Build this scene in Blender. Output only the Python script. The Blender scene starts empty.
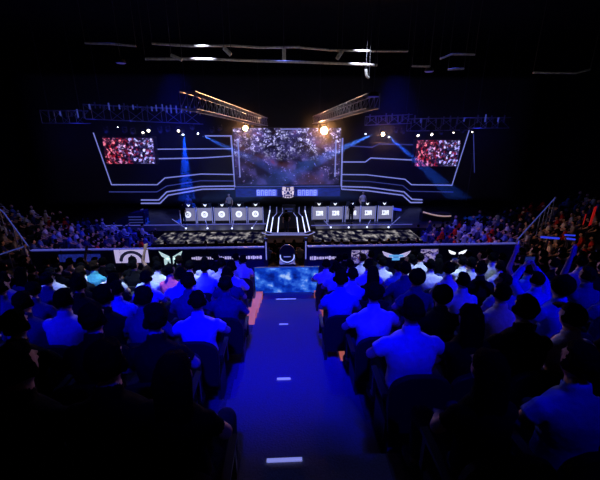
import bpy, bmesh, math, random
import numpy as np
from mathutils import Vector, Matrix, noise
R = random.Random(7)
C = bpy.context.scene.collection
sc = bpy.context.scene
V = Vector
# ------------------------------------------------------------------ camera
F = 340.0
PITCH = math.atan(110 / F)
YAW = math.atan(16 / F * math.cos(PITCH))
EYE = V((0, 0, 7.8))
cam_d = bpy.data.cameras.new('camera'); cam = bpy.data.objects.new('camera', cam_d); C.objects.link(cam)
cam_d.sensor_width = 36; cam_d.lens = F / 600 * 36; cam_d.clip_end = 300; cam_d.clip_start = 0.05
cam.location = EYE
cam.rotation_euler = (math.pi / 2 - PITCH, 0, -YAW)
sc.camera = cam
CF = V((math.sin(YAW) * math.cos(PITCH), math.cos(YAW) * math.cos(PITCH), -math.sin(PITCH)))
CR = V((math.cos(YAW), -math.sin(YAW), 0))
CU = CR.cross(CF)
def ray(px, py): return CF + CR * ((px - 300) / F) + CU * ((240 - py) / F)
def at(px, py, Y):
    d = ray(px, py); return EYE + d * (Y / d.y)
def atz(px, py, z):
    d = ray(px, py); return EYE + d * ((z - EYE.z) / d.z)
# ------------------------------------------------------------------ materials
def mat(name, col=(.5, .5, .5), rough=.7, metal=0, emit=None, es=1, bump=0, bscale=40, vary=0, spec=.5):
    m = bpy.data.materials.new(name); m.use_nodes = True
    nt = m.node_tree; b = nt.nodes['Principled BSDF']
    b.inputs['Base Color'].default_value = (*col, 1); b.inputs['Roughness'].default_value = rough
    b.inputs['Metallic'].default_value = metal; b.inputs['Specular IOR Level'].default_value = spec
    if emit:
        b.inputs['Emission Color'].default_value = (*emit, 1); b.inputs['Emission Strength'].default_value = es
    if vary or bump:
        tc = nt.nodes.new('ShaderNodeTexCoord'); nz = nt.nodes.new('ShaderNodeTexNoise')
        nz.inputs['Scale'].default_value = bscale; nz.inputs['Detail'].default_value = 4
        nt.links.new(tc.outputs['Object'], nz.inputs['Vector'])
        if vary:
            r = nt.nodes.new('ShaderNodeValToRGB')
            r.color_ramp.elements[0].position = .3; r.color_ramp.elements[1].position = .7
            r.color_ramp.elements[0].color = (*[c * (1 - vary) for c in col], 1)
            r.color_ramp.elements[1].color = (*[min(1, c * (1 + vary)) for c in col], 1)
            nt.links.new(nz.outputs['Fac'], r.inputs['Fac']); nt.links.new(r.outputs['Color'], b.inputs['Base Color'])
        if bump:
            bp = nt.nodes.new('ShaderNodeBump'); bp.inputs['Strength'].default_value = bump; bp.inputs['Distance'].default_value = .02
            nt.links.new(nz.outputs['Fac'], bp.inputs['Height']); nt.links.new(bp.outputs['Normal'], b.inputs['Normal'])
    return m
def cloth(name, col): return mat(name, col, .85, bump=.5, bscale=22, vary=.12, spec=.06)
M = dict(
    concrete=mat('dark carpet', (.10, .10, .12), .9, bump=.3, bscale=30, vary=.25),
    carpet=mat('aisle carpet', (.22, .22, .24), .95, bump=.3, bscale=60, vary=.12, spec=.1),
    black=mat('matt black', (.012, .012, .014), .9, vary=.2, bscale=5, spec=.2),
    wall=mat('dark wall', (.010, .010, .013), .95, vary=.3, bscale=2, spec=.1),
    floor=mat('arena floor', (.03, .03, .035), .6, vary=.3, bscale=3),
    stage=mat('stage floor', (.03, .03, .045), .32, vary=.3, bscale=4),
    steel=mat('truss aluminium', (.34, .36, .42), .35, .75),
    dsteel=mat('dark painted steel', (.06, .06, .07), .5, .5),
    pipe=mat('pale roof pipe', (.45, .45, .44), .6, .1, vary=.3, bscale=8),
    plast=mat('black plastic', (.02, .02, .024), .45),
    seat=mat('navy seat fabric', (.012, .013, .03), .85, bump=.3, bscale=60, spec=.2),
    seatshell=mat('black seat shell', (.010, .010, .014), .6, spec=.3),
    skin1=mat('light skin', (.62, .40, .30), .6, vary=.06, bscale=12), skin2=mat('tan skin', (.45, .27, .18), .6, vary=.06, bscale=12),
    hair1=mat('black hair', (.003, .003, .004), .85, spec=.02, bump=.8, bscale=60), hair2=mat('dark brown hair', (.012, .007, .005), .85, spec=.02, bump=.8, bscale=60),
    eye=mat('dark eye', (.02, .015, .012), .2),
    denim=cloth('dark trousers', (.03, .035, .06)), shoe=mat('shoe', (.05, .05, .05), .7),
    white=cloth('white cloth', (.80, .80, .80)), pale=cloth('pale blue cloth', (.50, .62, .80)), grey=cloth('grey cloth', (.30, .30, .32)),
    blue=cloth('blue cloth', (.10, .18, .62)), navy=cloth('navy cloth', (.03, .04, .16)), blackc=cloth('black cloth', (.006, .006, .008)),
    pink=cloth('pink cloth', (.75, .12, .28)), teal=cloth('teal cloth', (.10, .48, .55)), red=cloth('red cloth', (.5, .03, .02)),
    ledw=mat('white led', (.6, .6, .7), .4, emit=(.55, .62, 1), es=2.2),
    ledstrip=mat('pale blue led', (.3, .3, .4), .4, emit=(.23, .26, .78), es=.85),
    ledblue=mat('blue led', (.1, .1, .3), .4, emit=(.03, .05, .8), es=.8),
    leddim=mat('dim blue led', (.1, .1, .3), .4, emit=(.06, .08, .42), es=.5),
    rimled=mat('rail led', (.2, .2, .3), .4, emit=(.08, .09, .50), es=.7),
    salmon=mat('aisle kerb glow', (.4, .15, .1), .5, emit=(.60, .13, .08), es=.55),  # stands in for warm light falling on the aisle kerbs
    lens=mat('lit lens', (1, 1, 1), .2, emit=(.8, .85, 1), es=14), lensw=mat('warm lit lens', (1, 1, 1), .2, emit=(1, .62, .25), es=60),
    lens2=mat('pale warm lens', (1, 1, 1), .2, emit=(1, .85, .6), es=9),
    lensoff=mat('unlit lens', (.1, .12, .2), .1),
    panelgrey=mat('grey lit desk panel', (.3, .3, .35), .5, emit=(.20, .20, .34), es=.75),
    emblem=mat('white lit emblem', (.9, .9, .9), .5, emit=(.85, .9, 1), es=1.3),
    ink=mat('dark print', (.02, .02, .04), .7, emit=(.02, .02, .06), es=.5),
    redglow=mat('glowing red cloth', (.4, .02, .02), .5, emit=(.45, .008, .008), es=.5),
    phonescr=mat('phone screen', (.004, .004, .01), .9, emit=(.02, .04, .3), es=.4, spec=0),
    bannerblue=mat('dark blue banner cloth', (.02, .03, .10), .8),
)
def picture(name, kind):
    """procedural screen / print pictures, laid out in the panel's own UV"""
    m = bpy.data.materials.new(name); m.use_nodes = True; nt = m.node_tree; nt.nodes.clear()
    N = nt.nodes.new; L = nt.links.new
    out = N('ShaderNodeOutputMaterial'); em = N('ShaderNodeEmission'); L(em.outputs[0], out.inputs[0])
    uv = N('ShaderNodeUVMap'); sep = N('ShaderNodeSeparateXYZ'); L(uv.outputs[0], sep.inputs[0])
    def vor(scale, asp=1.0, rnd=1, dist=.0):
        mp = N('ShaderNodeMapping'); mp.inputs['Scale'].default_value = (scale * asp, scale, 1); L(uv.outputs[0], mp.inputs[0])
        src = mp.outputs[0]
        if dist:
            nz = N('ShaderNodeTexNoise'); nz.inputs['Scale'].default_value = 1.4; nz.inputs['Detail'].default_value = 5; L(src, nz.inputs['Vector'])
            mx = N('ShaderNodeVectorMath'); mx.operation = 'MULTIPLY_ADD'; mx.inputs[1].default_value = (dist,) * 3
            L(nz.outputs['Color'], mx.inputs[0]); L(src, mx.inputs[2]); src = mx.outputs[0]
        v = N('ShaderNodeTexVoronoi'); v.inputs['Scale'].default_value = 1; L(src, v.inputs['Vector']); return v
    def nz(scale, det=6, asp=1):
        mp = N('ShaderNodeMapping'); mp.inputs['Scale'].default_value = (scale * asp, scale, 1); L(uv.outputs[0], mp.inputs[0])
        n = N('ShaderNodeTexNoise'); n.inputs['Scale'].default_value = 1; n.inputs['Detail'].default_value = det; L(mp.outputs[0], n.inputs['Vector']); return n.outputs['Fac']
    def ramp(src, stops, interp='LINEAR'):
        r = N('ShaderNodeValToRGB'); r.color_ramp.interpolation = interp
        e = r.color_ramp.elements
        while len(e) < len(stops): e.new(.5)
        for k, (p, c) in enumerate(stops): e[k].position = p; e[k].color = (*c, 1)
        L(src, r.inputs[0]); return r.outputs[0]
    def mix(a, b, f, t='MIX'):
        x = N('ShaderNodeMix'); x.data_type = 'RGBA'; x.blend_type = t
        if isinstance(f, float): x.inputs[0].default_value = f
        else: L(f, x.inputs[0])
        L(a, x.inputs[6]); L(b, x.inputs[7]); return x.outputs[2]
    def val(src, lo, hi):
        r = N('ShaderNodeMapRange'); L(src, r.inputs[0]); r.inputs[1].default_value = lo; r.inputs[2].default_value = hi; return r.outputs[0]
    def mul(a, b):
        x = N('ShaderNodeMath'); x.operation = 'MULTIPLY'; L(a, x.inputs[0])
        if isinstance(b, float): x.inputs[1].default_value = b
        else: L(b, x.inputs[1])
        return x.outputs[0]
    if kind == 'main':
        base = ramp(nz(3.5, 8, 1.8), [(.36, (.003, .002, .010)), (.50, (.012, .010, .05)), (.62, (.045, .035, .18)), (.76, (.16, .03, .09))])
        warm = ramp(nz(2.2, 3), [(.5, (.0, .0, .0)), (.75, (.07, .022, .012))])
        base = mix(base, warm, 1.0, 'ADD')
        v = vor(18, 1.8, dist=2.8); cells = ramp(v.outputs['Distance'], [(.0, (1, 1, 1)), (.25, (.6, .6, 1)), (.5, (.08, .07, .3)), (.62, (0, 0, 0))])
        pick = N('ShaderNodeSeparateColor'); L(v.outputs['Color'], pick.inputs[0])
        on = val(pick.outputs[0], .20, .6)
        top = val(sep.outputs[1], .42, .72)
        blob = mul(top, val(nz(3.2, 3, 1.5), .34, .50))
        f = mul(on, blob)
        sp = mix(base, cells, f, 'ADD')
        v2 = vor(11, 1.6, dist=3.6); st = ramp(v2.outputs['Distance'], [(.0, (.9, .8, 1)), (.12, (.20, .15, .5)), (.26, (0, 0, 0))])
        low = val(sep.outputs[1], .75, .3)
        p2 = N('ShaderNodeSeparateColor'); L(v2.outputs['Color'], p2.inputs[0])
        col = mix(sp, st, mul(low, val(p2.outputs[1], .25, .6)), 'ADD'); s = 1.25
    elif kind == 'side':
        v = vor(13, 2, dist=2.0); c = N('ShaderNodeSeparateColor'); L(v.outputs['Color'], c.inputs[0])
        a = ramp(c.outputs[0], [(0, (.01, .008, .02)), (.28, (.30, .02, .05)), (.48, (.03, .02, .07)), (.62, (.55, .48, .75)), (.76, (.02, .02, .08)), (.9, (.95, .85, .95))], 'CONSTANT')
        b = ramp(nz(9, 6, 2), [(.43, (.05, .04, .07)), (.58, (1, 1, 1))])
        col = mix(a, b, 1.0, 'MULTIPLY'); s = 1.15
        redn = ramp(mul(nz(2.6, 3, 1.3), val(sep.outputs[0], .9, .1)), [(.18, (.55, .6, 1)), (.4, (1.0, .25, .30))])
        col = mix(col, redn, 1.0, 'MULTIPLY'); s = 2.0
    elif kind == 'fringe':
        a = ramp(nz(6, 3, 3), [(.35, (.006, .007, .09)), (.65, (.010, .02, .22))])
        col = a; s = 1.0
    elif kind == 'board':
        col = ramp(nz(2.3, 3, 1.9), [(.34, (.002, .01, .20)), (.47, (.003, .04, .52)), (.57, (.04, .18, .85)), (.66, (.42, .60, 1))]); s = .95
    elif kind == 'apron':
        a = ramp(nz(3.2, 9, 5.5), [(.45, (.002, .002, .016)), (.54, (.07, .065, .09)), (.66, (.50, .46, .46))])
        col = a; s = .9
    elif kind.startswith('art'):
        v = vor(6, 1, dist=3); c = N('ShaderNodeSeparateColor'); L(v.outputs['Color'], c.inputs[0])
        col = ramp(c.outputs[0], [(0, (.02, .01, .10)), (.3, (.22, .18, .75)), (.6, (.55, .45, .85)), (.85, (.05, .05, .35))], 'CONSTANT'); s = .6
    em.inputs['Strength'].default_value = s; L(col, em.inputs['Color']); return m
for k in ('main', 'side', 'fringe', 'board', 'apron', 'art'): M['pic_' + k] = picture('picture ' + k, k)
# ------------------------------------------------------------------ mesh helpers
class MB:
    def __init__(s): s.b = bmesh.new(); s.uv = s.b.loops.layers.uv.new('UVMap')
    def box(s, c, d, rot=None):
        m = Matrix.Translation(c) @ (rot.to_4x4() if rot else Matrix.Identity(4)) @ Matrix.Diagonal((*d, 1))
        bmesh.ops.create_cube(s.b, size=1, matrix=m); return s
    def tube(s, a, b, r0, r1=None, n=6):
        a, b = V(a), V(b); d = b - a
        if d.length < 1e-6: return s
        m = Matrix.Translation((a + b) / 2) @ d.to_track_quat('Z', 'Y').to_matrix().to_4x4()
        bmesh.ops.create_cone(s.b, cap_ends=True, segments=n, radius1=r0, radius2=r0 if r1 is None else r1, depth=d.length, matrix=m); return s
    def ball(s, c, r, sub=2, rot=None):
        if not hasattr(r, '__len__'): r = (r, r, r)
        m = Matrix.Translation(c) @ (rot.to_4x4() if rot else Matrix.Identity(4)) @ Matrix.Diagonal((*r, 1))
        bmesh.ops.create_icosphere(s.b, subdivisions=sub, radius=1, matrix=m); return s
    def cap(s, a, b, r0, r1, n=12):
        s.tube(a, b, r0, r1, n); s.ball(a, r0 * 1.0); s.ball(b, r1 * 1.0); return s
    def loft(s, pts, rx, ry, n=20, xax=V((1, 0, 0)), p=2.3):
        rings = []
        for i, q in enumerate(pts):
            q = V(q); t = (V(pts[min(i + 1, len(pts) - 1)]) - V(pts[max(i - 1, 0)])).normalized()
            yax = t.cross(xax).normalized(); ring = []
            for k in range(n):
                a = 2 * math.pi * k / n; c, d = math.cos(a), math.sin(a)
                c = math.copysign(abs(c) ** (2 / p), c); d = math.copysign(abs(d) ** (2 / p), d)
                ring.append(s.b.verts.new(q + xax * (rx[i] * c) + yax * (ry[i] * d)))
            rings.append(ring)
        for A, B in zip(rings, rings[1:]):
            for k in range(n): s.b.faces.new((A[k], A[(k + 1) % n], B[(k + 1) % n], B[k]))
        s.b.faces.new(rings[0][::-1]); s.b.faces.new(rings[-1]); return s
    def prism(s, poly, ext):
        """closed outline of 3-D points pushed along ext"""
        a = [s.b.verts.new(V(q)) for q in poly]; b = [s.b.verts.new(V(q) + V(ext)) for q in poly]
        n = len(a); s.b.faces.new(a); s.b.faces.new(b[::-1])
        for i in range(n): s.b.faces.new((a[i], b[i], b[(i + 1) % n], a[(i + 1) % n]))
        return s
    def panel(s, p0, p1, p2, p3, ext):
        """screen quad p0 bottom-left, p1 bottom-right, p2 top-right, p3 top-left, with UVs; ext gives thickness away from viewer"""
        q = [s.b.verts.new(V(x)) for x in (p0, p1, p2, p3)]; f = s.b.faces.new(q)
        for l, u in zip(f.loops, ((0, 0), (1, 0), (1, 1), (0, 1))): l[s.uv].uv = u
        w = [s.b.verts.new(V(x) + V(ext)) for x in (p0, p1, p2, p3)]; s.b.faces.new(w[::-1])
        for i in range(4): s.b.faces.new((q[i], w[i], w[(i + 1) % 4], q[(i + 1) % 4]))
        return s
    def mesh(s, name, smooth=False, norm=True):
        if norm: bmesh.ops.recalc_face_normals(s.b, faces=s.b.faces)
        me = bpy.data.meshes.new(name); s.b.to_mesh(me); s.b.free()
        if smooth: me.polygons.foreach_set('use_smooth', [True] * len(me.polygons))
        return me
    def obj(s, name, m, parent=None, smooth=False, loc=None):
        return add(name, s.mesh(name, smooth), m, parent, loc)
def add(name, me, m, parent=None, loc=None):
    o = bpy.data.objects.new(name, me); C.objects.link(o)
    if m is not None:
        if not me.materials: me.materials.append(m)
        elif me.materials[0] != m:
            o.material_slots[0].link = 'OBJECT'; o.material_slots[0].material = m
    if parent: o.parent = parent
    if loc: o.location = loc
    return o
def tag(o, label=None, cat=None, group=None, kind=None):
    if label: o['label'] = label
    if cat: o['category'] = cat
    if group: o['group'] = group
    if kind: o['kind'] = kind
    return o
def empty(name, loc=(0, 0, 0), rz=0, label=None, cat=None, group=None):
    o = bpy.data.objects.new(name, None); C.objects.link(o); o.location = loc; o.rotation_euler = (0, 0, rz)
    o.empty_display_size = .1
    return tag(o, label, cat, group)
def copy_tree(o, parent=None):
    c = o.copy(); C.objects.link(c)
    if parent: c.parent = parent
    for ch in o.children: copy_tree(ch, c)
    return c
ORD = ['zeroth', 'first', 'second', 'third', 'fourth', 'fifth', 'sixth', 'seventh', 'eighth', 'ninth', 'tenth', 'eleventh', 'twelfth', 'thirteenth', 'fourteenth', 'fifteenth', 'sixteenth', 'seventeenth', 'eighteenth', 'nineteenth', 'twentieth']
ORD += ['twenty-' + x for x in ORD[1:10]] + ['thirtieth'] + ['thirty-' + x for x in ORD[1:10]]

# ------------------------------------------------------------------ people
def hand(mb, w, d, nrm, curl=.5, side=1):
    """w wrist, d direction of the palm, nrm palm normal; side=+1 thumb towards d x nrm"""
    d = V(d).normalized(); nrm = V(nrm); nrm = (nrm - d * nrm.dot(d)).normalized(); lat = d.cross(nrm).normalized() * side
    rot = Matrix((lat, d, nrm)).transposed()
    mb.ball(V(w) + d * .050, (.042, .056, .020), 2, rot)
    for i, (off, ln) in enumerate(((.032, .072), (.011, .082), (-.011, .076), (-.031, .060))):
        a = V(w) + d * .092 + lat * off
        d1 = (d * math.cos(curl) + nrm * math.sin(curl) + lat * off * 2.5).normalized()
        d2 = (d * math.cos(curl * 2) + nrm * math.sin(curl * 2) + lat * off * 1.5).normalized()
        b = a + d1 * ln * .55; c = b + d2 * ln * .5
        mb.cap(a, b, .0115, .0105, 8); mb.cap(b, c, .0105, .009, 8)
    a = V(w) + d * .028 + lat * .032
    b = a + (lat * .75 + d * .65 + nrm * .25).normalized() * .042; c = b + (d * .9 + lat * .25 + nrm * .4).normalized() * .034
    mb.cap(a, b, .015, .0125, 8); mb.cap(b, c, .0125, .010, 8)
def make_person(key, pelvis, lean, arms, knees, ankles, head_turn=0, nod=0, w=1.0, hairstyle='short', sleeve=.62, standing=False, eyes=False):
    px, py, pz = pelvis
    up = V((0, math.sin(lean), math.cos(lean))); P0 = V(pelvis)
    S = [P0 + V((0, 0, -.08)), P0 + V((0, 0, .02)), P0 + V((0, -.01, .12)) + up * .02]
    c = S[-1]
    chest = c + up * .17; sh = chest + up * .15; nk = sh + up * .075; neck2 = nk + V((0, .02, .07)); hc = neck2 + V((0, .015, .105))
    pts = S + [c + up * .09, chest, chest + up * .09, sh, sh + up * .045, nk + up * .0, neck2]
    rx = [.135 * w, .168 * w, .152 * w, .142 * w, .160 * w, .175 * w, .165 * w, .105 * w, .062, .056]
    ry = [.10 * w, .125 * w, .115 * w, .105 * w, .118 * w, .115 * w, .092 * w, .078 * w, .060, .058]
    mb = MB(); mb.loft(pts, rx, ry)
    bones = [('torso', P0, c), ('torso', c, chest), ('torso', chest, sh), ('torso', sh, nk - up * .02)]
    for sx in (-1, 1): bones.append(('torso', sh, sh + V((sx * .13, 0, 0))))
    bones += [('neck', nk + up * .025, neck2)]
    RH = Matrix.Rotation(head_turn, 3, 'Z') @ Matrix.Rotation(-nod, 3, 'X')
    def H(x, y, z): return hc + RH @ V((x, y, z))
    mb.ball(H(0, -.008, .025), (.073, .092, .094), 3, RH); mb.ball(H(0, .022, -.035), (.062, .072, .082), 3, RH)
    mb.ball(H(0, .060, -.082), (.030, .026, .026), 2, RH)
    mb.cap(H(0, .098, .0), H(0, .112, -.032), .010, .016, 8)
    mb.ball(H(0, .094, -.060), (.024, .012, .010), 2, RH); mb.ball(H(0, .090, .018), (.058, .012, .012), 2, RH)
    for sx in (-1, 1): mb.ball(H(sx * .082, -.008, -.008), (.011, .020, .032), 2, RH)
    bones += [('head', H(0, 0, .05), H(0, .02, -.07))]
    for sx, (el, wr, palm, curl) in zip((-1, 1), arms):
        s0 = sh + V((sx * .168 * w, 0, -.034)); el, wr = V(el), V(wr)
        mb.cap(s0, el, .052 * w, .040); mb.cap(el, wr, .043, .028)
        mb.ball(s0 + V((0, 0, .0)), (.055, .055, .055))
        bones += [('arm', s0, el), ('fore', el, wr), ('hand', wr + (wr - el).normalized() * .02, wr + (wr - el).normalized() * .15)]
        # thumb side: towards the body's middle for arms down, independent hand order kept by sx
        hand(mb, wr, wr - el, palm, curl, side=sx)
    for sx, kn, an in zip((-1, 1), knees, ankles):
        hp = P0 + V((sx * .088 * w, .0, -.02)); kn, an = V(kn), V(an)
        mb.cap(hp, kn, .090 * w, .060); mb.cap(kn, kn * .55 + an * .45 + V((0, -.01, 0)), .060, .055); mb.cap(kn * .55 + an * .45 + V((0, -.01, 0)), an, .055, .038)
        mb.cap(an + V((0, -.03, -.045)), an + V((0, .13, -.055)), .038, .032); mb.ball(an + V((0, .05, -.055)), (.046, .12, .034), 2)
        bones += [('thigh', hp, kn), ('shin', kn, an), ('foot', an + V((0, 0, -.05)), an + V((0, .14, -.06)))]
    me = mb.mesh('body_raw')
    o = bpy.data.objects.new('tmp', me); C.objects.link(o)
    r = o.modifiers.new('r', 'REMESH'); r.mode = 'VOXEL'; r.voxel_size = .0115
    s = o.modifiers.new('s', 'SMOOTH'); s.factor = .5; s.iterations = 3
    dg = bpy.context.evaluated_depsgraph_get(); me2 = bpy.data.meshes.new_from_object(o.evaluated_get(dg)); bpy.data.objects.remove(o)
    n = len(me2.vertices); co = np.empty(n * 3); me2.vertices.foreach_get('co', co); co = co.reshape(-1, 3)
    no = np.empty(n * 3); me2.vertices.foreach_get('normal', no); no = no.reshape(-1, 3)
    best = np.full(n, 9.); lab = np.zeros(n, int); tt = np.zeros(n)
    for bi, (nm, a, b) in enumerate(bones):
        a, b = np.array(a), np.array(b); d = b - a; t = np.clip(((co - a) @ d) / (d @ d + 1e-9), 0, 1)
        rad = {'torso': .11, 'thigh': .07, 'head': .085, 'neck': .055, 'arm': .05, 'fore': .036, 'shin': .05, 'hand': .03, 'foot': .04}[nm]
        dist = np.linalg.norm(co - a - t[:, None] * d, axis=1) - rad
        m_ = dist < best; best[m_] = dist[m_]; lab[m_] = bi; tt[m_] = t[m_]
    names = np.array([b[0] for b in bones])[lab]
    HL = (co - np.array(hc)) @ np.array(RH)         # head-local coordinates
    loops = [tuple(p.vertices) for p in me2.polygons]
    me2.name = 'body_' + key; me2.polygons.foreach_set('use_smooth', [True] * len(me2.polygons))
    def shell(name, sel, off, amp, frq):
        fs = [f for f in loops if all(sel[v] for v in f)]
        if not fs: return None
        used = sorted({v for f in fs for v in f}); idx = {v: i for i, v in enumerate(used)}
        cnt = {}
        for f in fs:
            for a, b in zip(f, f[1:] + f[:1]): k = (min(a, b), max(a, b)); cnt[k] = cnt.get(k, 0) + 1
        edge = {v for k, c_ in cnt.items() if c_ == 1 for v in k}
        vs = []
        for v in used:
            q = V(co[v]); nn = noise.noise(q * frq) * amp; o_ = off * (.45 if v in edge else 1) + (nn if v not in edge else 0)
            vs.append(q + V(no[v]) * max(o_, .003))
        m = bpy.data.meshes.new(name + '_' + key); m.from_pydata(vs, [], [[idx[v] for v in f] for f in fs]); m.update()
        m.polygons.foreach_set('use_smooth', [True] * len(m.polygons)); return m
    z0 = pz - .02
    shirt = (names == 'torso') & (co[:, 2] > pz - .03) | (names == 'arm') & (tt < sleeve) if sleeve < 1 else \
            (names == 'torso') & (co[:, 2] > pz - .03) | (names == 'arm') | (names == 'fore') & (tt < .92)
    trous = (names == 'thigh') | (names == 'shin') & (tt < .90) | (names == 'torso') & (co[:, 2] <= pz + .0)
    shoe = (names == 'foot') | (names == 'shin') & (tt > .98)
    hy = HL[:, 1]; hz = HL[:, 2]
    hair = (names == 'head') & ((hz > .062) | (hy < .012) & (hz > -.055) & (hy < .03 - .0)) & ~((hy > .07) & (hz < .085)) & (np.abs(HL[:, 0]) < .2)
    if hairstyle == 'long': hair |= np.isin(names, ['neck']) & (hy < .0)
    D = dict(body=me2, shirt=shell('shirt', shirt, .012, .012, 7), trousers=shell('trousers', trous, .011, .006, 8), shoe_l=shell('shoe_l', shoe & (co[:, 0] < 0), .008, 0, 1), shoe_r=shell('shoe_r', shoe & (co[:, 0] >= 0), .008, 0, 1),
             hair=shell('hair', hair, .012, .012, 26), hc=hc.copy(), wr=[V(a[1]) for a in arms], el=[V(a[0]) for a in arms])
    if hairstyle in ('long', 'big'):
        mb = MB()
        if hairstyle == 'long':
            mb.loft([H(0, -.02, .09), H(0, -.045, .05), H(0, -.06, -.03), H(0, -.075, -.12), H(0, -.085, -.22), H(0, -.10, -.33), H(0, -.10, -.40)],
                    [.05, .088, .10, .105, .10, .085, .05], [.04, .07, .060, .045, .040, .032, .02], 18); mb.ball(H(0, -.022, .040), (.086, .099, .094), 3)
        else: mb.ball(H(0, -.03, .035), (.112, .112, .115), 3)
        for v in mb.b.verts: v.co += V((1, 1, 1)) * noise.noise(v.co * 22) * .010
        D['hair'] = mb.mesh('hair_' + key, True)
    if hairstyle == 'cap':
        mb = MB(); mb.ball(H(0, -.008, .03), (.086, .105, .094), 3)
        bmesh.ops.delete(mb.b, geom=[v for v in mb.b.verts if (RH.transposed() @ (v.co - hc)).z < .035], context='VERTS')
        q = [H(x, y, .045) for x, y in ((-.07, .08), (-.06, .15), (0, .175), (.06, .15), (.07, .08))]; mb.prism(q, (0, 0, .008))
        D['cap'] = mb.mesh('cap_' + key, True)
    if hairstyle == 'bun':
        mb = MB(); mb.ball(H(0, -.125, .05), (.045, .045, .045), 2); D['bun'] = mb.mesh('bun_' + key, True)
    if eyes:
        mb = MB()
        for sx in (-1, 1): mb.ball(H(sx * .031, .086, .0), .012, 2)
        D['eyes'] = mb.mesh('eyes_' + key, True)
    return D
KN = [(-.13, .44, .53), (.13, .44, .53)]; AN = [(-.14, .43, .10), (.14, .43, .10)]
PEL = (0, 0, .51)
dn = (0, 0, -1)
PROTO = {}
PROTO['rest'] = make_person('rest', PEL, .06, [((-.25, .06, .80), (-.14, .26, .67), dn, .25), ((.25, .06, .80), (.14, .26, .67), dn, .25)], KN, AN)
PROTO['wide'] = make_person('wide', PEL, .10, [((-.30, .08, .82), (-.16, .30, .69), dn, .3), ((.30, .08, .82), (.16, .30, .69), dn, .3)], KN, AN, w=1.14, nod=.1)
PROTO['lean'] = make_person('lean', PEL, .42, [((-.24, .34, .78), (-.05, .50, .74), (1, 0, 0), .4), ((.24, .34, .78), (.05, .50, .74), (-1, 0, 0), .4)], KN, AN, nod=-.2)
PROTO['turn'] = make_person('turn', PEL, .04, [((-.27, .02, .80), (-.10, .20, .70), dn, .3), ((.26, .04, .80), (.15, .28, .68), dn, .3)], KN, AN, head_turn=.8)
PROTO['longhair'] = make_person('longhair', PEL, .08, [((-.23, .08, .80), (-.10, .28, .68), dn, .3), ((.23, .08, .80), (.10, .28, .68), dn, .3)], KN, AN, w=.90, hairstyle='long')
PROTO['bun'] = make_person('bun', PEL, .10, [((-.23, .08, .80), (-.10, .28, .68), dn, .3), ((.23, .08, .80), (.10, .28, .68), dn, .3)], KN, AN, w=.90, hairstyle='bun', head_turn=-.5)
PROTO['cap'] = make_person('cap', PEL, .05, [((-.26, .05, .80), (-.12, .25, .68), dn, .3), ((.26, .05, .80), (.12, .25, .68), dn, .3)], KN, AN, hairstyle='cap')
PROTO['bighair'] = make_person('bighair', PEL, .05, [((-.26, .05, .80), (-.12, .25, .68), dn, .3), ((.26, .05, .80), (.12, .25, .68), dn, .3)], KN, AN, w=1.02, hairstyle='big')
PROTO['phone'] = make_person('phone', PEL, .08, [((-.26, .16, .92), (-.10, .34, 1.06), (1, 0, .2), .9), ((.26, .16, .92), (.10, .34, 1.06), (-1, 0, .2), .9)], KN, AN, sleeve=.7)
PROTO['armup'] = make_person('armup', PEL, .06, [((-.32, .10, 1.22), (-.25, .12, 1.47), (0, 1, 0), .12), ((.26, .06, .82), (.12, .26, .69), dn, .3)], KN, AN)
PROTO['photo'] = make_person('photo', PEL, .04, [((-.24, .20, 1.12), (-.07, .26, 1.34), (1, 0, 0), .8), ((.24, .20, 1.12), (.07, .26, 1.34), (-1, 0, 0), .8)], KN, AN, sleeve=1)
PROTO['jacket'] = make_person('jacket', PEL, .10, [((-.26, .08, .80), (-.12, .28, .69), dn, .3), ((.26, .08, .80), (.12, .28, .69), dn, .3)], KN, AN, w=1.05, sleeve=1)
KS = [(-.10, .02, .50), (.11, .01, .50)]; AS = [(-.11, .0, .10), (.13, .02, .10)]
PROTO['stand'] = make_person('stand', (0, 0, .93), .02, [((-.26, -.02, 1.10), (-.24, .09, .87), (1, 0, 0), .35), ((.26, -.02, 1.10), (.22, .12, .88), (-1, 0, 0), .35)], KS, AS, eyes=True)
PROTO['desk'] = make_person('desk', PEL, .16, [((-.26, .20, .84), (-.14, .42, .80), dn, .3), ((.26, .20, .84), (.14, .42, .80), dn, .3)], KN, AN, w=1.0, nod=.12, eyes=True)
HAIRW = dict(longhair='long-haired', bun='hair-bunned', cap='capped', bighair='big-haired')
def person(pose, loc, rz, cloth_m, label, group=None, skin='skin1', hair='hair1', scale=1.0, trouser='denim', capm='blackc'):
    P = PROTO[pose]; o = add('person', P['body'], M[skin]); o.location = loc; o.rotation_euler = (0, 0, rz); o.scale = (scale,) * 3
    tag(o, label, 'person', group)
    add('shirt' if pose not in ('jacket',) else 'jacket', P['shirt'], M[cloth_m], o); add('trousers', P['trousers'], M[trouser], o); add('shoe', P['shoe_l'], M['shoe'], o); add('shoe', P['shoe_r'], M['shoe'], o)
    add('hair', P['hair'], M[hair], o)
    if 'cap' in P: add('cap', P['cap'], M[capm], o)
    if 'bun' in P: add('hair_bun', P['bun'], M[hair], o)
    if 'eyes' in P: add('eyes', P['eyes'], M['eye'], o)
    return o

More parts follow.
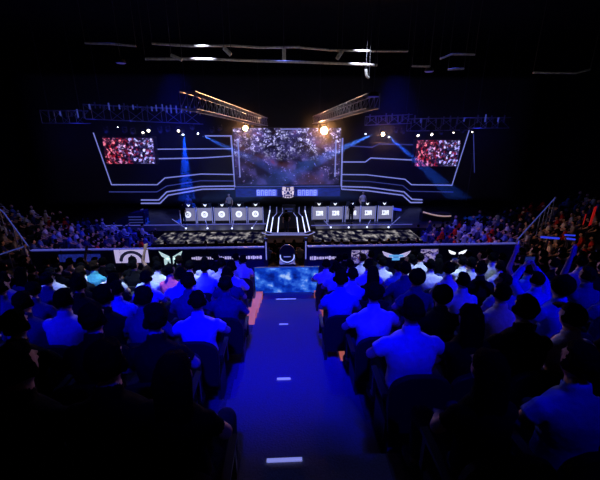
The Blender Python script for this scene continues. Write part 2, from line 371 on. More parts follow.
# ------------------------------------------------------------------ shell of the arena
Z = EYE.z; AX = .25; A0 = .06
def stand_z(h): return Z - (1.92 + .297 * h)
PITCHR = .90; ROWS = [1.5 + PITCHR * k for k in range(9)]; NR = 9
XW = 13.0
mb = MB()
for k in range(-4, NR):
    h = 1.5 + PITCHR * k; zt = stand_z(h)
    for x0, x1 in ((-XW, A0 - .68), (A0 + .68, XW)):
        mb.box(((x0 + x1) / 2, h, (zt + -.0) / 2), (x1 - x0, PITCHR, zt))
ZL = stand_z(ROWS[-1])
mb.box((0, 9.15 + .75, ZL / 2 - .005), (2 * XW, 1.50, ZL - .01))
tag(mb.obj('grandstand', M['concrete']), kind='structure')
mb = MB(); ms = MB()
for k in range(-4, NR):
    h = 1.5 + PITCHR * k; zt = stand_z(h)
    mb.box((A0, h, zt / 2), (1.36, PITCHR, zt)); mb.box((A0, h - .225, zt / 2 + .0675), (1.36, .45, zt + .135 - .0))
tag(mb.obj('stairs', M['carpet']), kind='structure')
def nosing(px0, px1, py, name_label, k, half, mm='ledstrip'):
    h = 1.5 + PITCHR * k; y = h + (0 if half else .45); z = stand_z(h) + (.135 if half else 0)
    a = at(px0, py, y); b = at(px1, py, y)
    o = MB().box(((a.x + b.x) / 2, y - .03, z + .014), (b.x - a.x, .026, .012)).obj('step_light', M[mm])
    tag(o, name_label, 'step light', 'step lights along the aisle stairs')
nosing(265, 302, 408, 'bright white edge light strip low on the aisle stairs, nearest the photographer', 0, False)
nosing(231, 264, 393, 'dim thin blue edge strip at left of the nearest aisle steps', 0, True, 'leddim')
nosing(276, 290, 335, 'short pale dash of edge light halfway up the lit blue aisle', 2, True)
nosing(279, 288, 317, 'shortest farther pale edge light on the lit blue aisle', 4, False)
nosing(276, 296, 295, 'pale edge strip at the foot of the glowing blue board', 7, True)
# stepped aisle kerbs, warm light on them put in as emission
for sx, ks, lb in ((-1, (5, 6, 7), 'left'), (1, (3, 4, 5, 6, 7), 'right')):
    g = empty('aisle_kerb_glow', (A0 + sx * .77, 0, 0), 0, 'stepped salmon kerb along the %s edge of the aisle, warm light painted as glow' % lb, 'kerb')
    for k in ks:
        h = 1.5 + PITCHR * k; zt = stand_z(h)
        MB().box((0, h - .0, zt + .075), (.17, .84, .15)).obj('glow_panel', M['salmon'], g)
        MB().box((sx * .095, h - .0, zt + .10), (.02, .88, .20)).obj('cap_rail', M['dsteel'], g)
tag(MB().box((0, 22, -.1), (60, 50, .2)).obj('floor', M['floor']), kind='structure')
tag(MB().box((0, 16, 14.6), (60, 44, .2)).obj('ceiling', M['wall']), kind='structure')
tag(MB().box((-26, 16, 7.2), (.3, 44, 15)).obj('wall_left', M['wall']), kind='structure')
tag(MB().box((26, 16, 7.2), (.3, 44, 15)).obj('wall_right', M['wall']), kind='structure')
tag(MB().box((0, 36, 7.2), (52, .3, 15)).obj('wall_back', M['wall']), kind='structure')
tag(MB().box((0, -5, 7.2), (52, .3, 15)).obj('wall_front', M['wall']), kind='structure')
# side stands (rising sideways, facing the stage)
SIDE0 = 9.0; SROW = .85; SRISE = .17
def side_z(ix): return .30 + ix * SRISE
for sx, nm in ((-1, 'side_grandstand'), (1, 'side_grandstand')):
    mb = MB()
    for i in range(15):
        z = side_z(i); x = SIDE0 + SROW * i; mb.box((sx * (x + AX * sx), 17.35, z / 2), (SROW, 11.0, z))
    tag(mb.obj(nm, M['concrete']), kind='structure')

# ------------------------------------------------------------------ stage
ZS = 1.15; Y0 = 20.4
stage = empty('stage', (0, 0, 0), 0, 'wide low dark stage with pale patterned front edge and blue light line', 'stage')
MB().box((AX, (Y0 + 2.6 + 33) / 2, ZS / 2), (34, 33 - Y0 - 2.6, ZS)).obj('platform', M['stage'], stage)
z1 = ZS - .12
MB().box((AX, Y0 + 1.3, z1 / 2), (17.2, 2.6, z1)).obj('apron', M['black'], stage)
for x0, x1 in ((-8.6 + AX, -1.6 + AX), (1.6 + AX, 8.6 + AX)):
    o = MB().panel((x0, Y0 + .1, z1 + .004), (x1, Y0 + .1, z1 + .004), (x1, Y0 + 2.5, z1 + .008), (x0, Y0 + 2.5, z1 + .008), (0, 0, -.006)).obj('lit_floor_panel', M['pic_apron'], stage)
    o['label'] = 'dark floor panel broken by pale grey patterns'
def edge_line(px0, px1, py, y, m, name='edge_light'):
    a = at(px0, py, y); b = at(px1, py, y); return MB().box(((a.x + b.x) / 2, y, a.z), (b.x - a.x, .05, .05)).obj(name, M[m], stage)
edge_line(60, 266, 226.2, Y0 + 2.58, 'rimled'); edge_line(311, 412, 225.5, Y0 + 2.58, 'rimled')
# central walkway of light lines
cw = empty('stage_walkway', (0, 0, 0), 0, 'dark centre stage walkway with white perspective light lines and chevron edge', 'walkway')
MB().box((.32, 25.0, ZS + .08), (3.6, 4.6, .16)).obj('walkway_deck', M['black'], cw)
zc = ZS + .17
def line_on(pts, z, r, m, name, parent):
    q = [atz(x, y, z) for x, y in pts]; mb = MB()
    for a, b in zip(q, q[1:]): mb.tube(a, b, r, r, 6); mb.ball(b, r, 1)
    return mb.obj(name, M[m], parent)
def wv(x, y): return (255 + x / 8.571, 180 + y / 8.571)
for i, pts in enumerate([[(130, 225), (128, 260), (95, 435)], [(185, 232), (186, 285), (155, 320), (135, 445)], [(235, 240), (240, 275), (205, 320), (195, 445)],
            [(430, 225), (428, 260), (468, 435)], [(378, 232), (376, 285), (405, 315), (430, 445)], [(325, 240), (325, 275), (358, 320), (372, 445)]]):
    q = [wv(*p) for p in pts]
    line_on(q[-2:], zc, .034, 'ledw', 'light_line', cw)
    if len(q) > 2: line_on(q[:-1], zc, .022, 'ledstrip', 'light_line', cw)
line_on([wv(60, 452), wv(110, 470), wv(460, 470), wv(510, 448)], zc - .12, .03, 'ledstrip', 'chevron_edge', cw)
line_on([wv(95, 440), wv(150, 455), wv(420, 455), wv(475, 435)], zc, .03, 'ledstrip', 'chevron_edge', cw)
# small trophy plinth behind the walkway
pl = empty('trophy_plinth', (.32, 27.6, ZS), 0, 'small dim plinth with faint blue chevrons behind centre walkway', 'plinth')
MB().box((0, 0, .35), (1.0, .6, .70)).obj('plinth_body', M['dsteel'], pl)
MB().box((0, 0, .72), (1.15, .7, .05)).obj('plinth_top', M['black'], pl)
MB().box((0, -.32, .50), (.7, .02, .05)).box((0, -.32, .30), (.5, .02, .05)).obj('chevron_light', M['leddim'], pl)

# player desks
YD = 24.9
def ring2d(mb, c, r0, r1, y, d, n=24):
    for k in range(n):
        a, b = 2 * math.pi * k / n, 2 * math.pi * (k + 1) / n
        mb.prism([(c[0] + r0 * math.cos(a), y, c[1] + r0 * math.sin(a)), (c[0] + r1 * math.cos(a), y, c[1] + r1 * math.sin(a)),
                  (c[0] + r1 * math.cos(b), y, c[1] + r1 * math.sin(b)), (c[0] + r0 * math.cos(b), y, c[1] + r0 * math.sin(b))], (0, d, 0))
def make_desk(side):
    t = empty('gaming_desk')
    w, hgt = 1.12, 1.22
    MB().box((0, .02, hgt / 2 + .02), (w, .06, hgt - .04)).obj('front_panel', M['dsteel'], t)
    pn = MB().box((0, -.022, hgt / 2 + .08), (w - .10, .02, hgt - .26)).obj('glow_panel', M['panelgrey'], t); pn['label'] = 'softly glowing grey front panel'
    for s in (-1, 1): MB().box((s * (w / 2 + .0), -.02, hgt / 2), (.035, .04, hgt)).obj('edge_light', M['ledstrip'], t)
    for s in (-1, 1): MB().box((s * (w / 2 - .03), .42, .40), (.05, .75, .78)).obj('side_panel', M['dsteel'], t)
    MB().box((0, .42, .80), (w + .02, .80, .04)).obj('desk_top', M['plast'], t)
    e = MB()
    cz = hgt / 2 + .08
    if side == 'l':
        ring2d(e, (0, cz), .13, .235, -.045, .014)
        e.prism([(-.07, -.045, cz + .05), (0, -.045, cz + .02), (.07, -.045, cz + .05), (.05, -.045, cz - .02), (0, -.045, cz - .08), (-.05, -.045, cz - .02)], (0, .014, 0))
    else:
        for x0, x1, z0_, z1_ in ((-.26, -.14, .10, .17), (-.23, -.17, -.12, .10), (-.26, -.10, -.17, -.12), (-.12, .04, .10, .17), (-.06, .04, -.03, .10), (-.12, .04, -.17, -.06),
                               (.08, .14, -.17, .17), (.14, .26, .09, .17), (.20, .26, -.02, .09), (.12, .22, -.05, .02), (.20, .27, -.17, -.05)):
            e.box(((x0 + x1) / 2, -.04, cz + (z0_ + z1_) / 2), (x1 - x0, .014, z1_ - z0_))
    e.obj('team_emblem', M['emblem'], t)
    # monitor seen from behind with a small lit maker mark
    mo = MB().box((0, .38, 1.26), (.60, .05, .34)).tube((0, .42, .82), (0, .42, 1.2), .03).box((0, .42, .83), (.24, .2, .02)).obj('monitor', M['plast'], t)
    MB().prism([(-.13, .345, 1.40), (-.04, .345, 1.33), (.04, .345, 1.33), (.13, .345, 1.40), (.08, .345, 1.27), (0, .345, 1.20), (-.08, .345, 1.27)], (0, .006, 0)).obj('monitor_logo', M['emblem'], mo)
    return t
left_x = [188, 204.7, 221.8, 239, 255.5]; right_x = [319.4, 335.5, 352.5, 368, 385]
for side, xs, wd in (('l', left_x, 'left'), ('r', right_x, 'right')):
    proto = make_desk(side)
    for i, px in enumerate(xs):
        t = proto if i == 0 else copy_tree(proto)
        p = at(px, 215, YD); t.location = (p.x, YD, ZS)
        n = (4 - i) if side == 'l' else i
        where = ['nearest the centre walkway', 'second from the centre walkway', 'third of five, middle of its row', 'fourth from the centre walkway', 'at the outer end of its row'][n]
        mk = 'round white emblem' if side == 'l' else 'square white letter mark'
        tag(t, 'grey %s team desk with %s, %s' % (wd, mk, where), 'desk', '%s team desks' % wd)
        pp = person('desk', (p.x, YD + 1.12, ZS), math.pi, ['white', 'grey', 'white', 'pale', 'white'][(n * 2 + (side == 'r')) % 5],
               'player seated behind %s team desk, desk %s' % (wd, where.replace('of five, ', '').replace('its row', 'that row')), 'players at the %s team desks' % wd)
        ch = empty('gaming_chair', (p.x, YD + 1.16, ZS), math.pi, 'black high-backed chair of the player at %s desk %s' % (wd, where.replace('third of five, ', '')), 'chair', 'chairs behind the team desks')
        MB().box((0, .05, .44), (.5, .5, .08)).obj('seat', M['plast'], ch); MB().box((0, -.24, .85), (.48, .08, .80)).obj('backrest', M['plast'], ch)
        MB().tube((0, 0, .06), (0, 0, .40), .03).box((0, 0, .03), (.5, .06, .05)).box((0, 0, .03), (.06, .5, .05)).obj('base', M['plast'], ch)
# standing host in pale clothes and others on the stage
def standing(px, py_feet, y, m, label, rz=math.pi, z=ZS, tr='denim', sc_=1.0):
    p = at(px, py_feet, y); return person('stand', (p.x, y, z), rz, m, label, None, trouser=tr, scale=sc_)
standing(362.5, 205, 27.4, 'white', 'standing person in white behind the right team desks', tr='white', sc_=1.08)
standing(189, 205, 27.3, 'grey', 'standing person in grey behind the outermost left desk')
standing(229.5, 205, 27.6, 'grey', 'standing person in grey between middle and next left desks')
standing(351, 215, 24.2, 'blackc', 'standing person in black in front of middle right desk', rz=.3)
standing(183, 215, 24.2, 'blackc', 'standing person in black in front of outermost left desk', rz=-.3)
standing(319.5 - 33, 226, 22.2, 'blackc', 'small dark figure at the foot of the centre walkway', rz=.2, sc_=.9, z=ZS + .01)
# floor spots: little white lamp with thin lit tube up towards the desk
for (x, y), (x2, y2), lb in (((186, 228.5), (172, 219), 'outermost left'), ((207.5, 228.5), (205.5, 220), 'second from left'), ((232, 228.5), (234, 220), 'fourth from left'), ((252, 228.3), (257, 221), 'innermost left'),
                         ((330.8, 227.5), (324, 220.5), 'innermost right'), ((348.7, 227.5), (348.9, 226), 'second from walkway, right side'), ((367, 227.3), (370.5, 220), 'third from walkway, right side'), ((388.5, 227.3), (400, 217), 'outermost right')):
    a = atz(x, y, ZS + .09); t = empty('floor_lamp', (a.x, a.y, ZS), 0, 'small white floor lamp with slanting tube before the desks, ' + lb, 'lamp', 'floor lamps before the team desks')
    MB().tube((0, 0, 0), (0, 0, .05), .09, .06, 12).obj('lamp_base', M['plast'], t)
    MB().ball((0, 0, .10), .065).obj('bulb', M['ledw'], t)
    b = at(x2, y2, YD - .12) - V((a.x, a.y, ZS)); MB().tube((0, 0, .10), b, .016).obj('light_tube', M['ledstrip'], t)

# backdrop wall with light strips
YB = 30.0
bd = empty('stage_backdrop', (0, 0, 0), 0, 'huge dark stage backdrop crossed by stepped pale blue light lines', 'backdrop')
poly = [(93, 131), (111, 186), (141, 206), (236, 206), (342, 206), (425, 206), (452, 186), (470, 129)]
MB().prism([at(x, y, YB + .12) for x, y in poly], (0, .5, 0)).obj('backdrop_panel', M['black'], bd)
def strip(pts, r=.045, m='ledstrip'):
    q = [at(x, y, YB) for x, y in pts]; mb = MB()
    for a, b in zip(q, q[1:]): mb.tube(a, b, r, r, 6); mb.ball(b, r, 1)
    mb.obj('light_strip', M[m], bd)
for pts, r, m in [
    ([(93.3, 132.7), (111.5, 184.7), (157.3, 184.7), (164.8, 178), (201.3, 174), (233, 174.5)], .045, 'ledstrip'),
    ([(109, 191.9), (157, 191.9), (166.7, 186), (201, 180.7), (234.7, 181)], .04, 'leddim'),
    ([(141, 200), (158.7, 200), (166.7, 191.9), (201, 186.5), (234.7, 186)], .055, 'ledstrip'),
    ([(141, 203.3), (160, 203.3), (168, 195.3), (202.7, 189.2), (234.7, 189)], .055, 'ledstrip'),
    ([(156, 149.2), (232, 148.7)], .04, 'ledstrip'), ([(157, 158.8), (201, 158), (232, 156)], .045, 'ledstrip'),
    ([(205, 135.9), (231.5, 135.9)], .05, 'ledstrip'),
    ([(350.7, 146), (372, 147.3), (378.7, 144), (413, 144.7)], .045, 'leddim'),
    ([(342, 162), (365.3, 162), (370.7, 158), (412, 160)], .05, 'ledstrip'),
    ([(342, 174.5), (366.7, 174.8), (405, 179.3), (411.5, 184.7), (452, 185.2), (469.3, 130)], .045, 'ledstrip'),
    ([(342, 180.7), (369, 181.5), (402.7, 185.5), (410, 191.3), (453, 192)], .035, 'leddim'),
    ([(342, 186.5), (369, 187.3), (404, 191.9), (412, 199.3), (422, 199.8)], .055, 'ledstrip'),
    ([(342, 189.2), (368, 190.8), (402.7, 195.3), (410.7, 202.5), (422, 202.5)], .055, 'ledstrip'),
    ([(231, 136), (235.3, 189)], .07, 'ledstrip'), ([(342.5, 138), (341.2, 189)], .07, 'ledstrip')]:
    strip(pts, r, m)
def screen(x0, y0, x1, y1, Y, pic, label, name='led_screen', skew=0):
    a = at(x0, y1, Y); b = at(x1, y1, Y); c = at(x1, y0, Y); d = at(x0, y0, Y)
    xa, xb = a.x, b.x
    t = empty(name, ((xa + xb) / 2, Y, a.z), 0, label, 'screen'); o = V(t.location)
    q = [V((xa, Y, a.z)), V((xb, Y, a.z)), V((xb, Y, d.z)), V((xa, Y, d.z))]
    MB().panel(*[p - o for p in q], (0, .05, 0)).obj('screen_panel', M[pic], t)
    W, Hh = xb - xa, d.z - a.z
    dd = YB + .13 - Y; mb = MB().box((0, .055 + (dd - .05) / 2, Hh / 2), (W + .16, dd - .05, Hh + .16)); mb.obj('casing', M['plast'], t)
    return t, W, Hh
t, W, Hh = screen(236, 128, 339, 185, 29.3, 'pic_main', 'large central stage screen showing a cheering crowd in purple and white')
for xx, lb in ((-W / 2 + .38, 0), (W / 2 - .38, 1)):
    MB().box((xx, -.03, Hh * .47), (.10, .03, Hh * .66)).obj('light_bar', M['ledstrip'], t)
MB().box((.3, -.03, Hh - .08), (1.6, .03, .08)).obj('light_bar', M['ledstrip'], t)
MB().box((0, -.04, -.16), (W + .1, .06, .09)).obj('sill_light', M['rimled'], t)
screen(106.5, 138, 155.8, 163.8, 29.4, 'pic_side', 'left wing screen showing a red and white crowd')
screen(414.5, 140.3, 457, 166.3, 29.4, 'pic_side', 'right wing screen showing a red and white crowd')
t, W, Hh = screen(236, 188.5, 340, 197, 29.0, 'pic_fringe', 'long narrow blue name strip screen beneath the main screen', 'ribbon_screen')
for x0, x1 in ((256.5, 277), (297.5, 318)):
    a = at(x0, 196, 28.98); b = at(x1, 189.5, 28.98)
    MB().box(((a.x + b.x) / 2 - t.location.x, -.012, (a.z + b.z) / 2 - t.location.z), (b.x - a.x, .01, b.z - a.z)).obj('name_block', mat('blue name block', (.1, .1, .4), emit=(.07, .10, .60), es=1.1), t)
mb = MB()
for x0, x1 in ((257, 276), (298, 317)):
    xx = x0
    while xx < x1:
        a = at(xx, 195.5, 28.97); b = at(xx + 2.6, 189.8, 28.97)
        kk = R.random(); gx, gz = (a.x + b.x) / 2 - t.location.x, (a.z + b.z) / 2 - t.location.z; gh = b.z - a.z
        mb.box((gx - .08, -.03, gz), (.09, .02, gh))
        mb.box((gx + .10, -.03, gz), (.07, .02, gh))
        if kk < .7: mb.box((gx + .02, -.028, gz + gh * .40), (.22, .02, .10))
        if kk > .3: mb.box((gx + .02, -.028, gz - gh * .40), (.22, .02, .10))
        if .2 < kk < .8: mb.box((gx + .02, -.028, gz), (.22, .02, .10))
        xx += 3.9
o = mb.obj('lettering', mat('ribbon lettering', (.5, .6, 1), emit=(.22, .27, .90), es=1.1), t); o['label'] = 'pale blue block letters too blurred to read'
lg = MB(); cx, cz = at(288, 192.5, 29).x - t.location.x, Hh / 2 + .05
for sx in (-1, 1):
    lg.prism([(cx + sx * .16, -.06, cz + .40), (cx + sx * .46, -.06, cz + .44), (cx + sx * .50, -.06, cz + .20), (cx + sx * .36, -.06, cz + .12), (cx + sx * .18, -.06, cz + .22)], (0, .02, 0))
    ring2d(lg, (cx + sx * .27, cz - .02), .08, .17, -.06, .02, 14)
    lg.prism([(cx + sx * .44, -.06, cz + .08), (cx + sx * .52, -.06, cz + .12), (cx + sx * .48, -.06, cz - .26), (cx + sx * .34, -.06, cz - .34), (cx + sx * .36, -.06, cz - .22)], (0, .02, 0))
    lg.box((cx + sx * .24, -.05, cz - .46), (.12, .02, .12)); lg.box((cx + sx * .07, -.05, cz - .48), (.09, .02, .12)); lg.box((cx + sx * .40, -.05, cz - .42), (.08, .02, .10))
lg.box((cx, -.05, cz + .18), (.10, .02, .34)); lg.box((cx, -.05, cz - .28), (.50, .02, .07))
lg.obj('event_emblem', mat('pale pink emblem', (.8, .8, .8), emit=(.75, .62, .80), es=.9), t)
# ------------------------------------------------------------------ rail, parapet, posters
YR = 10.62
def rz_at(px, py): return at(px, py, YR)
zr = at(284, 246.8, YR).z
xL0, xL1 = at(30, 248, YR).x, at(264.5, 247, YR).x; xR0, xR1 = at(307.5, 246, YR).x, at(516, 244, YR).x
rails = []
for x0, x1, wd in ((xL0, xL1, 'left'), (xR0, xR1, 'right')):
    t = empty('front_parapet', ((x0 + x1) / 2, YR, ZL), 0, 'long dark parapet with pale lit top rail, %s of the centre gap' % wd, 'parapet'); W = x1 - x0
    MB().box((0, .05, (zr - ZL) / 2 - .02), (W, .08, zr - ZL - .06)).obj('parapet_panel', M['bannerblue'], t)
    MB().box((0, .03, zr - ZL), (W, .10, .025)).obj('top_rail', M['rimled'], t)
    for k in range(9): MB().box((-W / 2 + W * k / 8, -.01, (zr - ZL) / 2), (.04, .05, zr - ZL - .02)).obj('post', M['dsteel'], t)
def poster(x0, y0, x1, y1, back, label, glyph=None, gm='emblem', name='poster'):
    a = at(x0, y1, YR - .03); c = at(x1, y0, YR - .03); w, h = c.x - a.x, c.z - a.z
    t = empty(name, ((a.x + c.x) / 2, YR - .035, a.z), 0, label, 'poster', 'posters along the parapet')
    MB().panel((-w / 2, 0, 0), (w / 2, 0, 0), (w / 2, 0, h), (-w / 2, 0, h), (0, .012, 0)).obj('cloth', M[back], t)
    if glyph:
        mb = MB(); glyph(mb, w, h); o = mb.obj('printed_emblem', M[gm], t)
    return t
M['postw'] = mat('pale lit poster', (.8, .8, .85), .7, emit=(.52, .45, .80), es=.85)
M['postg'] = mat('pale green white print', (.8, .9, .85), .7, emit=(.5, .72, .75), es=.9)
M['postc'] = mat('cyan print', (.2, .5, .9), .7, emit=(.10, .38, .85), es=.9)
def g_anchor(mb, w, h):
    for k in range(12):
        a, b = math.pi * k / 12, math.pi * (k + 1) / 12
        r0, r1 = w * .28, w * .38
        mb.prism([(r0 * math.cos(a), -.012, h * .12 + r0 * math.sin(a) * .9), (r1 * math.cos(a), -.012, h * .12 + r1 * math.sin(a) * .9), (r1 * math.cos(b), -.012, h * .12 + r1 * math.sin(b) * .9), (r0 * math.cos(b), -.012, h * .12 + r0 * math.sin(b) * .9)], (0, .01, 0))
    mb.box((0, -.007, h * .35), (w * .05, .01, h * .5)); mb.box((-w * .10, -.007, h * .22), (w * .04, .01, h * .3)); mb.box((w * .10, -.007, h * .22), (w * .04, .01, h * .3)); mb.box((0, -.007, h * .12), (w * .22, .01, h * .06))
def g_wings(mb, w, h):
    for s in (-1, 1):
        mb.prism([(s * w * .06, -.012, h * .58), (s * w * .47, -.012, h * .92), (s * w * .38, -.012, h * .62), (s * w * .28, -.012, h * .52), (s * w * .12, -.012, h * .38)], (0, .01, 0))
        mb.prism([(s * w * .05, -.012, h * .50), (s * w * .30, -.012, h * .46), (s * w * .30, -.012, h * .08), (s * w * .20, -.012, h * .05), (s * w * .16, -.012, h * .36), (s * w * .05, -.012, h * .1)], (0, .01, 0))
def g_flat_wings(mb, w, h):
    for s in (-1, 1):
        mb.prism([(s * w * .08, -.012, h * .62), (s * w * .49, -.012, h * .95), (s * w * .42, -.012, h * .62), (s * w * .30, -.012, h * .45), (s * w * .10, -.012, h * .40)], (0, .01, 0))
def g_text(mb, w, h):
    x = -w / 2
    while x < w / 2 - .04:
        ww = R.uniform(.03, .07); mb.box((x + ww / 2, -.008, h * .5), (ww, .01, h * R.uniform(.55, .95))); x += ww + R.uniform(.012, .03)
poster(116, 249.5, 147.5, 263, 'postw', 'pale violet poster with dark arched anchor emblem', g_anchor, 'ink')
poster(160, 249.5, 183, 266, 'bannerblue', 'dark poster with pale green-white winged letter emblem', g_wings, 'postg')
poster(192, 252, 262, 260, 'bannerblue', 'long dark strip poster of blurred white marks, left of gap', lambda m, w, h: g_text(m, w, h * .5), 'postw')
poster(310, 253, 343, 260, 'bannerblue', 'dark strip poster of blurred white marks, right of gap', lambda m, w, h: g_text(m, w, h * .6), 'postw')
poster(351, 250, 369.5, 263.5, 'pic_art', 'small square violet picture poster right of the strip poster')
t = poster(381, 250, 411, 262.5, 'bannerblue', 'dark poster with spread white wings and cyan name bar', g_flat_wings, 'postw')
a = at(396, 256.5, YR); MB().box((0, -.016, .24), (.5, .01, .07)).box((0, -.014, .13), (.26, .01, .10)).obj('name_bar', M['postc'], t)
poster(419.5, 249, 439, 262, 'pic_art', 'violet and white picture poster between two winged posters')
poster(447, 249, 467, 258, 'bannerblue', 'narrow dark poster with cream winged mark, rightmost', g_flat_wings, 'emblem')
poster(60, 254, 100, 262, 'pic_fringe', 'plain dim blue strip poster near the left end of parapet', name='poster')
# figures standing at the gap posts
for px, lb in ((266.5, 'left'), (306, 'right')):
    p = at(px, 270, 10.35)
    t = empty('gap_post', (p.x, 10.55, ZL), 0, 'slim post with glowing violet edge at %s side of the centre gap' % lb, 'post')
    MB().box((0, 0, .58), (.10, .10, 1.16)).obj('shaft', M['dsteel'], t); MB().box((0, -.056, .75), (.03, .012, .62)).obj('edge_light', M['ledstrip'], t)
#p = at(265.5, 262, 10.2); person('phone', (p.x - .12, 10.05, ZL - .02), -.2, 'pale', 'person in pale shirt lit brightly beside the left gap post', None)
# board at the aisle end
YBo = 8.80; a = at(255.5, 292, YBo); b = at(318, 292, YBo); c = at(287, 268, YBo); zb = stand_z(8.7) + .0
t = empty('display_board', ((a.x + b.x) / 2, YBo, zb), 0, 'glowing blue display board with cloudy white patterns closing the aisle', 'board')
w2 = (b.x - a.x) / 2; hh = c.z - zb
MB().panel((-w2, 0, .06), (w2, 0, .06), (w2, 0, hh), (-w2, 0, hh), (0, .05, 0)).obj('picture_panel', M['pic_board'], t)
MB().box((0, .06, hh / 2), (2 * w2 + .06, .05, hh + .02)).obj('back_frame', M['dsteel'], t)
for s in (-1, 1): MB().box((s * (w2 - .2), .12, .03), (.06, .4, .06)).obj('foot', M['dsteel'], t)
# chair with glowing U trim behind it
cxp = at(287.3, 262, 9.9).x
t = empty('gaming_chair', (cxp, 9.95, ZL), 0, 'dark gaming chair back with glowing white U trim above the board', 'chair')
MB().box((0, .18, .46), (.5, .5, .10)).obj('seat', M['plast'], t)
MB().tube((0, .18, .05), (0, .18, .42), .035, n=10).box((0, .18, .03), (.56, .06, .05)).box((0, .18, .03), (.06, .56, .05)).obj('base', M['plast'], t)
q = [V((math.cos(a_) * .25 * (1 if math.sin(a_) > 0 else .95), 0, .86 + (math.sin(a_) * .30 if math.sin(a_) > 0 else math.sin(a_) * .32))) for a_ in [2 * math.pi * k / 28 for k in range(28)]]
MB().prism(q, (0, .09, 0)).obj('backrest', M['plast'], t, loc=(0, -.10, 0))
mb = MB(); u = [V((math.cos(a_) * .215, -.115, .80 + math.sin(a_) * .20)) for a_ in [math.pi * (0.93 + 1.14 * k / 16) for k in range(17)]]
for p_, q_ in zip(u, u[1:]): mb.tube(p_, q_, .016)
mb.obj('glow_trim', mat('trim light', (.6, .7, 1), emit=(.45, .55, 1), es=.9), t)
mb = MB(); mb.tube((-.11, -.115, .78), (.11, -.115, .78), .012); mb.obj('glow_trim', M['ledstrip'], t)

# ------------------------------------------------------------------ grandstand crowd and seats
def seat_parts():
    d = {}
    mb = MB(); n = 14; poly = []
    for k in range(n + 1):
        a_ = math.pi * k / n; poly.append((-.245 * math.copysign(abs(math.cos(a_)) ** .6, math.cos(a_)), 0, .60 + .27 * max(0, math.sin(a_)) ** .5))
    poly = [(-.22, 0, .34)] + poly + [(.22, 0, .34)]
    mb.prism(poly, (0, .05, 0)); bmesh.ops.bevel(mb.b, geom=list(mb.b.edges), offset=.008, segments=1, affect='EDGES'); d['backrest'] = mb.mesh('backrest')
    mb = MB(); mb.box((0, 0, .42), (.46, .44, .08)); bmesh.ops.bevel(mb.b, geom=list(mb.b.edges), offset=.02, segments=2, affect='EDGES'); d['seat_pad'] = mb.mesh('seat_pad')
    d['leg'] = MB().box((0, 0, .20), (.04, .30, .40)).mesh('leg')
    d['armrest'] = MB().box((0, 0, .66), (.045, .34, .03)).box((0, .12, .53), (.03, .04, .25)).mesh('armrest')
    return d
SP = seat_parts()
def add_seat(x, h, z, label, full):
    t = empty('seat', (x, h - .02, z), 0, label, 'seat', 'folding seats in the grandstand')
    add('backrest', SP['backrest'], M['seatshell'], t, (0, -.27, 0)); add('seat_pad', SP['seat_pad'], M['seat'], t)
    for s in (-1, 1): add('leg', SP['leg'], M['dsteel'], t, (s * .2, -.02, 0))
    if full:
        for s in (-1, 1): add('armrest', SP['armrest'], M['plast'], t, (s * .255, -.03, 0))
# (row, head px, pose, cloth, extra) read off the photograph
KEY = [
 (0, 110, 'jacket', 'blackc'), (0, 176, 'longhair', 'blackc'), (0, 20, 'jacket', 'blackc'), (0, 486, 'longhair', 'blackc'), (0, 575, 'rest', 'blue'),
 (1, 95, 'jacket', 'blackc'), (1, 18, 'jacket', 'blackc'), (1, 158, 'turn', 'blackc'), (1, 411, 'wide', 'white'), (1, 468, 'longhair', 'blackc'), (1, 570, 'cap', 'white'), (1, 522, 'jacket', 'blackc'),
 (2, 65, 'wide', 'white'), (2, 198, 'wide', 'white'), (2, 145, 'turn', 'navy'), (2, 374, 'wide', 'white'), (2, 25, 'jacket', 'navy'), (2, 105, 'jacket', 'blackc'), (2, 440, 'bighair', 'blackc'), (2, 500, 'rest', 'white'), (2, 557, 'bighair', 'blue'),
 (3, 118, 'rest', 'blue'), (3, 226, 'cap', 'navy'), (3, 340, 'rest', 'blue'), (3, 462, 'rest', 'white'), (3, 80, 'jacket', 'blackc'), (3, 35, 'turn', 'navy'), (3, 415, 'bighair', 'navy'), (3, 535, 'photo', 'blue'), (3, 585, 'armup', 'navy'),
 (4, 147, 'rest', 'white'), (4, 182, 'wide', 'white'), (4, 352, 'rest', 'white'), (4, 448, 'bun', 'white'), (4, 480, 'jacket', 'blackc'), (4, 527, 'armup', 'teal'), (4, 560, 'rest', 'blue'), (4, 372, 'longhair', 'blackc'), (4, 228, 'rest', 'navy'),
 (5, 112, 'rest', 'white'), (5, 170, 'bun', 'pink'), (5, 205, 'rest', 'pale'), (5, 336, 'rest', 'pale'), (5, 430, 'wide', 'white'), (5, 470, 'rest', 'white'), (5, 398, 'rest', 'blue'),
 (6, 190, 'rest', 'white'), (6, 95, 'rest', 'teal'), (6, 82, 'turn', 'white'), (6, 462, 'phone', 'white'), (6, 350, 'rest', 'white'), (6, 326, 'wide', 'white'), (6, 222, 'rest', 'white'), (5, 148, 'rest', 'pale'), (6, 158, 'turn', 'white'), (6, 382, 'rest', 'white'), (5, 368, 'wide', 'white'), (7, 205, 'rest', 'white'), (7, 420, 'rest', 'white'), (7, 362, 'turn', 'white'),
]
CN = dict(white='white', pale='pale blue', grey='grey', blue='blue', navy='navy', blackc='black', pink='pink', teal='teal', red='red')
audience = []
